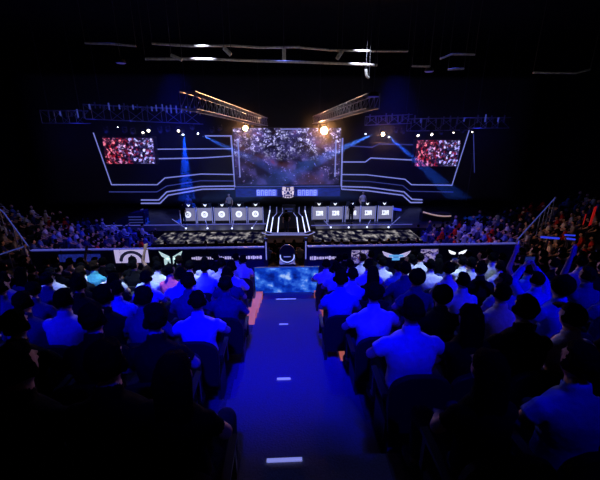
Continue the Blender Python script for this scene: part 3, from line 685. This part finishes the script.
for k, h in enumerate(ROWS):
    zt = stand_z(h); row = []
    zcam = h * math.cos(PITCH) + (Z - zt - 1.2) * math.sin(PITCH)
    lim = 315 * zcam / F
    xc = A0
    for (r, px, pose, cm) in KEY:
        if r == k:
            x = at(px, 300, h); dd = ray(px, 240); # x at head depth
            hd = V((0, h, zt + 1.2)) - EYE
            # solve X so that the head lands on px
            X = 0
            for _ in range(4):
                w_ = V((X, h, zt + 1.2)) - EYE; X = ((px - 300) / F * (w_.dot(CF)) + h * math.sin(YAW)) / math.cos(YAW)
            row.append((X, pose, cm))
    gap0 = 1.14 if k < 8 else 1.45
    def free(x): return all(abs(x - q[0]) > .47 for q in row)
    keep = list(row)
    for sx in (-1, 1):
        x = gap0 - .05 + (.16 if sx > 0 else 0)
        while x < lim + .3:
            X = A0 + sx * x
            u_ = 300 + F * (V((X, h, zt + 1.2)) - EYE).dot(CR) / (V((X, h, zt + 1.2)) - EYE).dot(CF)
            if k == 8 and any(a_ < u_ < b_ for a_, b_ in ((113, 150), (156, 190), (350, 371), (378, 414), (418, 468))): x += .13; continue
            if free(X) and R.random() < (.50 if k == 8 else .84 if k > 2 else .55):
                if k <= 2: cm = R.choice(['blackc', 'navy', 'blackc', 'blackc'])
                elif k <= 4: cm = R.choice(['blackc', 'navy', 'blackc', 'navy', 'blackc', 'blue', 'grey', 'blackc'])
                else: cm = R.choice(['white', 'blackc', 'navy', 'blackc', 'blackc', 'blackc', 'blue', 'navy', 'white', 'blackc'])
                pose = R.choice(['rest', 'wide', 'lean', 'turn', 'longhair', 'jacket', 'rest', 'bun', 'cap', 'rest', 'jacket', 'armup' if (k > 5 and R.random() < .2) else 'turn'])
                row.append((X, pose, cm)); x += .50 + R.random() * .09
            else: x += .13
    row = [q for q in row if abs(q[0] - A0) > 1.0 or q in keep]
    for sx, wd in ((-1, 'left'), (1, 'right')):
        s = sorted([q for q in row if (q[0] - A0) * sx > 0], key=lambda q: abs(q[0] - A0))
        for j, (X, pose, cm) in enumerate(s):
            rowname = ORD[9 - k]
            garment = 'jacket' if pose in ('jacket',) else 'shirt'
            pre = HAIRW.get(pose, '')
            act = {'armup': ' raising one arm', 'photo': ' holding phone up', 'phone': ' holding phone', 'lean': ' leaning forward'}.get(pose, '')
            lab = '%s in %s %s%s, %s from aisle on %s, %s row from parapet' % ((pre + ' person').strip(), CN[cm], garment, act, ORD[j + 1], wd, rowname)
            if len(lab.split()) > 16: lab = lab.replace(' from parapet', '').replace(' on ' + wd, ' ' + wd)
            jx = R.uniform(-.02, .02)
            o = person(pose, (X, h - .08, zt), R.uniform(-.12, .12), cm, lab, 'audience seated in the grandstand rows', R.choice(['skin1', 'skin2']), R.choice(['hair1', 'hair1', 'hair2']), R.uniform(.96, 1.04) * (1.0 if pose != 'longhair' else .97))
            audience.append(o)
            add_seat(X, h - .06, zt, 'dark seat, %s from aisle on the %s, %s row from the parapet' % (ORD[j + 1], wd, rowname), k < 4)
            if pose in ('photo', 'phone'):
                P = PROTO[pose]; c_ = (P['wr'][0] + P['wr'][1]) / 2 + V((0, .02, .10))
                ph = MB().box((0, 0, 0), (.15, .009, .075)).obj('phone', M['blackc']); MB().box((0, -.0055, 0), (.135, .002, .065)).obj('phone_screen', M['phonescr'], ph)
                ph.location = o.location + Matrix.Rotation(o.rotation_euler.z, 3, 'Z') @ (c_ * o.scale.x)
                ph.rotation_euler = (0, 0, o.rotation_euler.z)
                tag(ph, 'lit phone held up %s from aisle on the %s, %s row from parapet' % (ORD[j + 1], wd, rowname), 'phone', 'phones held up in the crowd')
# floor-level audience just before the stage: seen as heads over the rail
cnt = len(audience); NF = 0
for ri, y in enumerate((20.0, 19.1)):
    X = -8.0; j = 0
    while X < 8.5:
        if R.random() < .82:
            j += 1
            cm = R.choice(['blackc', 'navy', 'blackc', 'grey', 'blue', 'blackc', 'white'])
            pose = R.choice(['rest', 'turn', 'jacket', 'longhair', 'cap', 'rest'])
            person(pose, (X, y, 0), R.uniform(-.2, .2), cm, '%s person in %s, %s from left in the %s floor row before stage' % (HAIRW.get(pose, 'short-haired'), CN[cm], ORD[j], ('front', 'second')[ri]),
                   'floor audience before the stage', R.choice(['skin1', 'skin2'])); NF += 1
        X += R.uniform(.52, .66)
# side stands: nearest as individuals, the rest as one crowd
side = []
for sx in (-1, 1):
    for i in range(14):
        X = sx * (SIDE0 + SROW * i) + AX
        y = 12.4
        while y < 22.4:
            if R.random() < .86: side.append((X + R.uniform(-.06, .06), y + R.uniform(-.08, .08), side_z(i), sx, i))
            y += .58
def pixel(p):
    w_ = V(p) - EYE; d = w_.dot(CF); return 300 + F * w_.dot(CR) / d, 240 - F * w_.dot(CU) / d, d
vis = []
for q in side:
    u, v, d = pixel((q[0], q[1], q[2] + 1.2))
    if -5 < u < 605 and v < 247: vis.append((d, q))
vis.sort(); NI = max(0, 285 - cnt - NF)
print('AUDIENCE', cnt, NF, 'side individuals', NI, 'of', len(vis), len(side))
from collections import defaultdict
perrow = defaultdict(int)
SC = ['blackc', 'navy', 'grey', 'white', 'blue', 'blackc', 'red', 'pale']
for d, q in sorted(vis[:NI], key=lambda t: (t[1][3], t[1][4], t[1][1])):
    kx = (q[3], q[4]); perrow[kx] += 1; cm = R.choice(SC); pose = R.choice(['rest', 'turn', 'jacket', 'rest', 'wide', 'cap'])
    person(pose, (q[0], q[1], q[2]), (-1 if q[3] > 0 else 1) * -1.0 * (math.pi / 2 - .5) * 1.0, cm, 'person in %s, %s from near end, %s row of the %s side stand' % (CN[cm], ORD[perrow[kx]], ORD[q[4] + 1], 'left' if q[3] < 0 else 'right'), 'near audience of the side stands')
# rest: one simple low mesh per body, merged
lowbody = PROTO['rest']
def low_mesh():
    mb = MB(); mb.loft([(0, 0, .45), (0, 0, .58), (0, .0, .80), (0, .02, .98), (0, .02, 1.05)], [.15, .17, .16, .19, .09], [.12, .12, .11, .10, .07], 8)
    for s in (-1, 1):
        mb.tube((s * .20, .02, .98), (s * .25, .1, .76), .05, .04, 5); mb.tube((s * .25, .1, .76), (s * .12, .3, .66), .04, .03, 5)
        mb.tube((s * .09, 0, .5), (s * .12, .44, .52), .08, .06, 5); mb.tube((s * .12, .44, .52), (s * .12, .43, .04), .06, .05, 5)
    nb = len(mb.b.faces)
    mb.ball((0, .04, 1.22), (.085, .10, .115), 1)
    return mb.mesh('low', True), nb
lm, nb = low_mesh()
lv = np.array([v.co[:] for v in lm.vertices]); lf = [tuple(p.vertices) for p in lm.polygons]
verts = []; faces = []; mats = []; cms = ['blackc', 'navy', 'grey', 'white', 'blue', 'red', 'pale', 'hair1', 'skin1']
rest = [q for d, q in vis[NI:]]
for q in rest:
    a_ = -q[3] * (math.pi / 2 - .5) * -1.0; a_ = q[3] * (math.pi / 2 - .5) + R.uniform(-.3, .3)
    cs, sn = math.cos(a_), math.sin(a_); b0 = len(verts)
    s_ = R.uniform(.92, 1.06)
    for v in lv: verts.append(((v[0] * cs - v[1] * sn) * s_ + q[0], (v[0] * sn + v[1] * cs) * s_ + q[1], v[2] * s_ + q[2]))
    ci = R.choice([0, 0, 0, 1, 1, 1, 2, 3, 4, 4, 6, 5]); hi = R.choice([7, 7, 8])
    for fi, f in enumerate(lf): faces.append([b0 + v for v in f]); mats.append(ci if fi < nb else hi)
me = bpy.data.meshes.new('crowd'); me.from_pydata(verts, [], faces); me.update()
for c_ in cms: me.materials.append(M[c_])
me.polygons.foreach_set('material_index', mats)
o = bpy.data.objects.new('distant_crowd', me); C.objects.link(o); tag(o, 'dim distant crowd filling both side stands beside the stage', 'crowd', kind='stuff')

# ------------------------------------------------------------------ side rails, small lights, banners
def slope_rail(pts, label, m='steel', lit='rimled'):
    """pts: list of (px,py,Y) along the top rail"""
    q = [at(*p) for p in pts]; t = empty('side_rail', q[0], 0, label, 'rail'); o = q[0]
    mb = MB()
    for a, b in zip(q, q[1:]): mb.tube(a - o, b - o, .018)
    mb.obj('top_rail', M[lit], t)
    mb = MB()
    for a, b in zip(q, q[1:]): mb.tube(a - o - V((0, 0, .55)), b - o - V((0, 0, .55)), .012)
    mb.obj('lower_rail', M[m], t)
    for a, b in zip(q, q[1:]):
        n = max(2, int((b - a).length / .5))
        for k in range(n + 1):
            p = a.lerp(b, k / n) - o; MB().tube(p, p - V((0, 0, .95)), .018).obj('post', M[m], t)
    return t
slope_rail([(-6, 204, 11.6), (4, 213, 11.4), (28, 246, YR)], 'sloping lit side rail at the far left end of parapet', lit='leddim')
slope_rail([(-8, 257, 10.0), (24, 246.5, 10.4)], 'pale low rail running off the left edge of view', lit='leddim')
slope_rail([(517, 240, YR), (536, 219, 11.4), (555, 198, 12.6)], 'steep diagonal lit rail at the right end of parapet', lit='leddim')
slope_rail([(511, 268, 9.9), (519, 241, 10.5)], 'short blue lit handrail below the right diagonal rail', lit='ledblue')
def strip_lamp(px0, py0, px1, py1, Y, m, label, hh=.06, base=None):
    a, b = at(px0, py0, Y), at(px1, py1, Y); t = empty('strip_lamp', a, 0, label, 'lamp', None)
    d = b - a; MB().tube((0, 0, 0), d, hh, n=8).obj('tube', M[m], t); MB().box(d / 2 + V((0, .08, 0)), (abs(d.x), .06, .06)).obj('housing', M['dsteel'], t)
    if base is not None:
        q = d / 2 + V((0, .08, 0)); MB().tube(q, V((q.x, q.y, base - a.z)), .03).obj('post', M['dsteel'], t)
strip_lamp(541, 237, 559, 238.5, 13, 'ledblue', 'longer blue strip lamp beyond the right diagonal rail', .045, .3)
strip_lamp(565, 235, 575, 235.5, 13, 'ledblue', 'upper short blue strip lamp at far right', .035, .3)
strip_lamp(567, 238.5, 575, 239.5, 13, 'ledblue', 'lower short blue strip lamp at far right', .04, .3)
strip_lamp(125, 218.5, 143, 209, 26, 'leddim', 'slanting pale edge lamp above the blue lit side podium', .04, ZS)
# side podium left of the stage (lit blue block)
a = at(120, 224, 25); b = at(146, 210, 25)
t = empty('side_podium', ((a.x + b.x) / 2, 25, ZS), 0, 'blue lit slanted podium at left side of the stage', 'podium')
mb = MB(); w_ = (b.x - a.x); hz_ = b.z - ZS
mb.prism([(-w_ / 2, -.4, 0), (w_ / 2, -.4, 0), (w_ / 2, -.4, hz_), (0, -.4, hz_ * .85), (-w_ / 2, -.4, hz_ * .35)], (0, .8, 0)); mb.obj('body', M['navy'], t)
for k in range(3): MB().box((w_ * .18, -.42, hz_ * (.2 + .2 * k)), (w_ * .5, .02, .05)).obj('light_line', M['leddim'], t)
a = at(426, 205, 25); t = empty('caster_desk', (at(436, 208, 25).x, 25, ZS), 0, 'curved pale-edged low desk at right side of the stage', 'desk')
MB().box((0, 0, .3), (2.2, .6, .6)).obj('desk_body', M['dsteel'], t)
mb = MB(); q = [V((-1.1 + 2.2 * k / 8, -.32, .75 - .35 * math.sin(k / 8 * math.pi * .6))) for k in range(9)]
for p_, q_ in zip(q, q[1:]): mb.tube(p_, q_, .05)
mb.obj('curved_trim', mat('warm pale trim', (.7, .6, .5), emit=(.5, .33, .30), es=.7), t)
strip_lamp(391, 208.5, 401, 210, 25, 'ledblue', 'blue glowing lamp right of the outermost right desk', .10, ZS)
# red flags at right
for (x0, y0, x1, y1), lb in (((589, 206, 597, 226), 'large red lit flag at the right edge of view'), ((583, 214, 586.5, 225), 'narrow dim red flag beside the large one')):
    a, c = at(x0, y1, 16), at(x1, y0, 16); t = empty('flag', a, 0, lb, 'flag'); W, Hh = c.x - a.x, c.z - a.z
    mb = MB(); n = 6
    mb.prism([(-W * .1, 0, 0), (W * .75, 0, .06), (W * .98, 0, Hh * .5), (W * 1.1, 0, Hh), (W * .25, 0, Hh * .93), (W * .12, 0, Hh * .5)], (0, .03, 0)); mb.obj('flag_cloth', M['redglow'], t)  # cloth is no lamp, its lit red is put into emission
    MB().tube((W * .0, .05, -.9), (W * .5, .05, Hh + .1), .02).obj('flag_pole', M['dsteel'], t)
# upright faint light curtain right of backdrop
strip_lamp(473.5, 134, 474.5, 173, 29, 'leddim', 'thin upright dim lamp right of the backdrop', .03, ZS)

# ------------------------------------------------------------------ trusses
def truss(a, b, w, label, m='steel', seg=None, up=V((0, 0, 1)), rust=.022, group='lighting trusses over the stage'):
    a, b = V(a), V(b); d = b - a; L = d.length; dn_ = d.normalized(); sd = dn_.cross(up).normalized()
    t = empty('lighting_truss', a, 0, label, 'truss', group); n = seg or max(3, int(L / (w * 1.2)))
    off = [sd * (w / 2 * i) + up * (w / 2 * j) for i, j in ((1, 1), (1, -1), (-1, -1), (-1, 1))]
    mb = MB()
    for o in off: mb.tube(o, o + d, rust, n=5)
    mb.obj('chord_frame', M[m], t); mb = MB()
    for k in range(n):
        for i in range(4):
            p, q_ = off[i], off[(i + 1) % 4]; s0, s1 = d * (k / n), d * ((k + 1) / n)
            mb.tube(p + s0, q_ + (s1 if 1 else s0), rust * .6, n=4)
            mb.tube(p + s0, q_ + s0, rust * .6, n=4)
    mb.obj('lattice', M[m], t)
    for f in (.12, .88):
        MB().tube(d * f + up * w / 2, d * f + up * w / 2 + V((0, 0, 14.4 - (a + d * f).z - w / 2)), .012, n=4).obj('hanging_cable', M['dsteel'], t)
    return t
truss(at(188, 100, 12.5), at(264, 122, 27), .55, 'long pale truss slanting away at upper left toward the main screen')
truss(at(373, 101, 13.5), at(316, 120, 27), .50, 'long truss slanting away at upper right toward the main screen')
truss(at(88, 112, 26), at(201, 117, 26), .95, 'wide blue-lit truss above the left wing screen', rust=.03)
truss(at(45, 117, 25), at(86, 117, 25), .8, 'short blue-lit truss at the far left', rust=.03)
truss(at(366, 121, 26), at(411, 119, 26), .6, 'blue-lit truss between right slanting truss and right screen', rust=.03)
truss(at(409, 125, 26), at(468, 124, 26), .85, 'blue-lit truss above the right wing screen', rust=.03)
truss(at(472, 123, 25), at(507, 123, 25), .7, 'short blue-lit truss at the far right', rust=.03)
# moving-head lamps
def lamp_proto():
    t = empty('stage_lamp')
    MB().box((0, 0, -.05), (.30, .26, .10)).obj('base', M['plast'], t)
    MB().box((-.17, 0, -.26), (.04, .12, .38)).box((.17, 0, -.26), (.04, .12, .38)).box((0, 0, -.09), (.36, .12, .04)).obj('yoke', M['plast'], t)
    hd = MB().tube((0, .16, 0), (0, -.18, 0), .13, .15, 14).obj('lamp_head', M['plast'], t, loc=(0, 0, -.36))
    MB().tube((0, -.18, 0), (0, -.20, 0), .12, .12, 14).obj('lens', M['lensoff'], hd)
    return t
LP = None; li = 0
def lamp(px, py, Y, lens, label, pitch=.3, yaw=0, s=1.0):
    global LP
    if LP is None: LP = lamp_proto(); t = LP
    else: t = copy_tree(LP)
    p = at(px, py, Y) + V((0, 0, .36 * s)); t.location = p; t.scale = (s,) * 3
    tag(t, label, 'stage lamp', 'stage lamps hung from the trusses')
    for hd in t.children:
        if hd.name.startswith('lamp_head'):
            hd.rotation_euler = (pitch, 0, yaw)
            for ln in hd.children: ln.material_slots[0].link = 'OBJECT'; ln.material_slots[0].material = M[lens]
    return t
lamp(246, 128, 25.5, 'lensw', 'smaller glaring orange lamp at left of the main screen top', .1, -.05, 1.3)
lamp(323.5, 130, 25.5, 'lensw', 'largest glaring orange lamp at right of the main screen top', .1, .03, 2.0)
lamp(382, 134, 25.5, 'lensw', 'small bright warm lamp right of the main screen', .1, .1, 1.0)
lamp(417, 135, 25.5, 'lens2', 'warm white lamp above left end of the right screen', .3, .3, .7)
lamp(431, 134, 25.5, 'lens2', 'warm white lamp above middle of the right screen', .3, .1, .7)
lamp(453, 132.5, 25.5, 'lens2', 'small white lamp above right end of the right screen', .3, .1, .4)
lamp(143, 132, 25.5, 'lens2', 'white lamp above left screen, left of a pair', .4, .3, .6)
lamp(149, 130, 25.5, 'lens2', 'white lamp above left screen, right of a pair', .3, .1, .8)
lamp(178, 130, 25.5, 'lens2', 'warm lamp just left of the blue light cone', .5, .5, .7)
lamp(183, 133, 25.5, 'lens', 'cold white lamp throwing the blue cone down the left wing', 1.3, 0, .6)
lamp(197.5, 133, 25.5, 'lens', 'small cold lamp throwing a slanting blue beam toward main screen', .5, .7, .45)
lamp(366, 133.5, 25.5, 'lens', 'thin lit lamp at left of the small warm lamp', .6, -.9, .35)
lamp(388.5, 136, 25.5, 'lens', 'cold lamp throwing the blue beam down the right wing', .9, .5, .45)
lamp(472, 131.5, 25.0, 'lens2', 'tiny lamp at the upper right corner of the backdrop', .6, 0, .35)
lamp(118, 127, 25.5, 'lens2', 'tiny lit lamp above left end of left screen', .3, 0, .25)
for i, (px, py) in enumerate([(106, 131), (125, 131), (133, 132), (160, 131), (168, 130), (192, 128), (212, 131), (220, 129)]):
    lamp(px, py, 25.3, 'lensoff', 'unlit lamp under left trusses, %s from left among the unlit ones' % ORD[i + 1], .4, R.uniform(-.5, .5), .8)
for i, (px, py) in enumerate([(396, 131), (403, 132), (441, 133), (462, 131)]):
    lamp(px, py, 25.3, 'lensoff', 'unlit lamp under right trusses, %s from left among the unlit ones' % ORD[i + 1], .4, R.uniform(-.5, .5), .8)
# upright fixtures on the left and right trusses (the vertical blue-lit bars)
for px0, px1, py, n, Y, wd in ((90, 200, 106, 24, 25.4, 'left'), (370, 408, 118, 8, 25.4, 'middle right'), (414, 465, 120, 8, 25.4, 'right'), (48, 84, 114, 7, 24.62, 'far left'), (478, 505, 119, 5, 24.64, 'far right')):
    t = empty('batten_light', at(px0, py, Y), 0, 'row of upright blue-lit battens on the %s truss' % wd, 'batten light'); o = V(t.location)
    for k in range(n):
        p = at(px0 + (px1 - px0) * k / (n - 1) + R.uniform(-.8, .8), py + R.uniform(-1.2, 1.2) + (4 * k / n if wd == 'left' else 0), Y) - o
        MB().box(p, (.07, .07, R.uniform(.25, .55))).obj('batten', M['leddim' if R.random() < .45 else 'steel'], t)
# roof pipes
def roof_pipe(pts, Y, label, r=.05, rungs=()):
    q = [at(x, y, Y) for x, y in pts]; t = empty('roof_pipe', q[0], 0, label, 'pipe', 'pale pipes under the roof'); mb = MB(); o = q[0]
    for a, b in zip(q, q[1:]): mb.tube(a - o, b - o, r, n=8)
    mb.obj('pipe_run', M['pipe'], t)
    for k in (0, -1):
        p = q[k] - o; MB().tube(p, p + V((0, 0, 14.4 - q[k].z)), .015, n=4).obj('hanger', M['dsteel'], t)
roof_pipe([(85, 43), (112, 44), (136, 46)], 19, 'uppermost left roof pipe, slightly sagging')
roof_pipe([(152, 43.5), (193, 46), (230, 45.5), (262, 47.5), (300, 47)], 19, 'upper roof pipe left of centre', .06)
roof_pipe([(300, 47.5), (330, 50), (372, 51), (408, 51)], 19, 'upper roof pipe right of centre')
roof_pipe([(145, 58.8), (205, 59), (262, 61), (300, 62)], 19, 'lower long roof pipe left of centre', .06)
roof_pipe([(300, 62), (340, 63.5), (377, 65)], 19, 'lower long roof pipe right of centre', .06)
roof_pipe([(412, 66), (430, 66.3)], 19, 'short roof pipe above the small round lamp')
roof_pipe([(440, 59), (452, 54), (475, 54.5)], 19, 'bent roof pipe right of centre, upper')
roof_pipe([(448, 69.5), (464, 68.8)], 19, 'short roof pipe right of centre, lower')
roof_pipe([(533, 72.5), (548, 72.8), (576, 73.2), (590, 69.5)], 19, 'far right roof pipe bent up at its end')
roof_pipe([(284, 49), (284, 60)], 18.8, 'upright pale bracket joining the roof pipes at centre', .10)
roof_pipe([(224, 48), (231, 55)], 18.8, 'short slanted pale bracket left of centre', .10)
roof_pipe([(342, 51), (337, 59)], 18.8, 'short slanted pale bracket right of centre', .10)
roof_pipe([(171, 55), (182, 60)], 18.8, 'short slanted pale pipe end at left', .08)
roof_pipe([(366, 69), (366.5, 76), (369, 78)], 18.8, 'small hooked pale pipe right of centre', .07)
for px, py, lb, m in ((121, 63, 'faint blue round lamp under roof at upper left', 'ledblue'), (429, 71.5, 'faint blue round lamp under roof at upper right', 'leddim'), (373.5, 96.5, 'faint blue ring lamp at the near end of right slanting truss', 'ledblue')):
    p = at(px, py, 17 if py < 90 else 13); t = empty('roof_lamp', p, 0, lb, 'lamp'); MB().tube((0, 0, 0), (0, 0, .14), .22, .16, 14).obj('lamp_shade', M['dsteel'], t)
    mm = mat('faint blue glow', (.1, .1, .2), emit=(.03, .03, .35), es=.35); MB().tube((0, 0, -.02), (0, 0, 0), .18, .18, 14).obj('lamp_glass', mm, t); MB().tube((0, 0, .14), (0, 0, 14.4 - p.z), .012, n=4).obj('hanger', M['dsteel'], t)

# ------------------------------------------------------------------ lights
def light(kind, name, loc, target, energy, col, size=.3, spot=40, blend=.6, sizey=None):
    d = bpy.data.lights.new(name, kind); d.energy = energy; d.color = col
    if kind == 'SPOT': d.spot_size = math.radians(spot); d.spot_blend = blend; d.shadow_soft_size = size
    elif kind == 'AREA':
        d.size = size
        if sizey: d.shape = 'RECTANGLE'; d.size_y = sizey
    else: d.shadow_soft_size = size
    o = bpy.data.objects.new(name, d); C.objects.link(o); o.location = loc
    o.rotation_euler = (V(target) - V(loc)).to_track_quat('-Z', 'Y').to_euler(); return o
BL = (.0, .0, 1.0)
light('SPOT', 'house_light', (.0, -3.0, 13.6), (-.3, 5.8, 4.5), 10500, BL, .2, 26, .8)
light('SPOT', 'house_light', (-6, -2.5, 13.6), (-3.2, 5.2, 4.6), 5200, BL, .2, 24, .9)
light('SPOT', 'house_light', (7, -2.5, 13.6), (3.6, 5.3, 4.6), 5600, BL, .2, 26, .9)
light('SPOT', 'house_light', (3, -2.0, 13.6), (.95, 2.6, 5.1), 1500, BL, .1, 9, .9)  # added narrow spot to brighten a single white shirt near the aisle
light('SPOT', 'house_light', (2, -2.0, 13.6), (1.85, 1.5, 5.2), 500, BL, .1, 7, .9)  # added small spot for the blue shirt in the nearest row
# from the stage trusses back over the front rows
light('SPOT', 'stage_wash', (0, 22, 12.5), (0, 8.3, 4), 5000, (.08, .15, 1), .3, 40, .8)
light('SPOT', 'stage_wash', (-9, 21, 12.5), (-6.0, 7.5, 4.3), 3000, (.07, .10, 1), .3, 32, .8)
light('SPOT', 'stage_wash', (9, 21, 12.5), (6.0, 7.5, 4.3), 3000, (.07, .10, 1), .3, 32, .8)
light('SPOT', 'front_row_light', (-2.5, 5, 13.6), (-3.1, 6.9, 4.2), 4800, (.62, .84, 1), .15, 24, .9)
light('SPOT', 'front_row_light', (3.5, 5, 13.6), (3.1, 7.3, 4.1), 4400, (.6, .82, 1), .15, 22, .9)
# on the stage and players
light('SPOT', 'stage_key', (-4, 18, 12.5), (-3.5, 25.4, 1.9), 3000, (.75, .8, 1), .2, 34, .6)
light('SPOT', 'stage_key', (4, 18, 12.5), (3.8, 25.4, 1.9), 3000, (.75, .8, 1), .2, 34, .6)
light('SPOT', 'stage_blue', (-7, 23, 12.8), (-7, 24.5, 1.2), 2600, (.0, .01, 1), .3, 62, .8)
light('SPOT', 'stage_blue', (7.5, 23, 12.8), (7.5, 24.5, 1.2), 2600, (.0, .01, 1), .3, 62, .8)
# side crowds
light('SPOT', 'side_light', (-6, 14, 12.5), (-10.5, 19.5, 1.5), 3500, (.04, .05, 1), .2, 34, .9)
light('SPOT', 'side_light', (7, 14, 12.5), (10.5, 19.5, 1.5), 3500, (.12, .08, 1), .2, 34, .9)
light('SPOT', 'side_light', (-9, 12, 12.5), (-15, 19.5, 2.6), 170, (1, .62, .52), .2, 30, .9)
light('SPOT', 'side_light', (10, 12, 12.5), (13, 18.5, 2.2), 120, (1, .35, .4), .2, 22, .9)
# truss up-light in blue, and pale uplights added to brighten the roof pipes
for px in (110, 150, 185): p = at(px, 120, 24.2); light('POINT', 'truss_light', p - V((0, .6, .9)), p, 34, (.05, .07, 1), .1)
for px in (385, 425, 455, 490, 62): p = at(px, 124, 24.2); light('POINT', 'truss_light', p - V((0, .6, .9)), p, 22, (.03, .04, 1), .1)
light('SPOT', 'truss_light', at(205, 140, 14), at(225, 104, 17), 60, (.8, .8, 1), .1, 80, .8)
light('SPOT', 'truss_light', at(360, 140, 15), at(345, 108, 19), 30, (1, .75, .6), .1, 80, .8)
for px, e in ((100, 30), (180, 50), (240, 90), (284, 120), (335, 60), (395, 40), (455, 50), (560, 45)):
    p = at(px, 56, 17.6); light('POINT', 'roof_light', p - V((0, .6, 1.6)), p, e * .16, (1, .93, .85), .05)
# beams and glare lamps, seen through the haze
def beam(px, py, tx, ty, Y, TY, e, col, deg, blend=.3): light('SPOT', 'beam_light', at(px, py, Y) , at(tx, ty, TY), e, col, .04, deg, blend)
beam(183.5, 134.5, 187, 196, 25.2, 25.6, 34000, (.003, .06, 1), 17)
beam(198.5, 134, 248, 157, 25.3, 25.3, 26000, (.04, .16, 1), 9)
beam(374, 133.5, 333, 153, 25.3, 25.3, 30000, (.05, .2, 1), 11)
beam(389.5, 137, 455, 196, 25.3, 25.3, 24000, (.02, .12, 1), 11)
for (px, py), e in (((246, 128.5), 420), ((323.5, 130.5), 1300), ((382, 134), 160)):
    p = at(px, py, 24.9); light('SPOT', 'glare_lamp', p, p + V((0, -1, -.1)), e, (1, .40, .14), .10, 150, .5)
# haze over the stage
hz = bpy.data.materials.new('haze'); hz.use_nodes = True; nt = hz.node_tree; nt.nodes.clear()
o_ = nt.nodes.new('ShaderNodeOutputMaterial'); vs = nt.nodes.new('ShaderNodeVolumeScatter'); vs.inputs['Density'].default_value = .038; vs.inputs['Anisotropy'].default_value = .2
nt.links.new(vs.outputs[0], o_.inputs['Volume'])
o = MB().box((AX, 25.1, 7.0), (34, 2.2, 8.4)).obj('haze', hz); tag(o, 'thin curtain of stage haze that makes the light beams visible', 'haze', kind='stuff')
# ------------------------------------------------------------------ world and view
w = bpy.data.worlds.new('world'); sc.world = w; w.use_nodes = True
w.node_tree.nodes['Background'].inputs[0].default_value = (.0, .0, .002, 1); w.node_tree.nodes['Background'].inputs[1].default_value = .2
sc.view_settings.view_transform = 'Standard'; sc.view_settings.look = 'None'; sc.view_settings.gamma = 1; sc.view_settings.exposure = 0
sc.view_settings.use_curve_mapping = False
sc.cycles.use_denoising = True
sc.cycles.max_bounces = 5; sc.cycles.volume_bounces = 0; sc.cycles.sample_clamp_indirect = 4
sc.cycles.use_light_tree = True
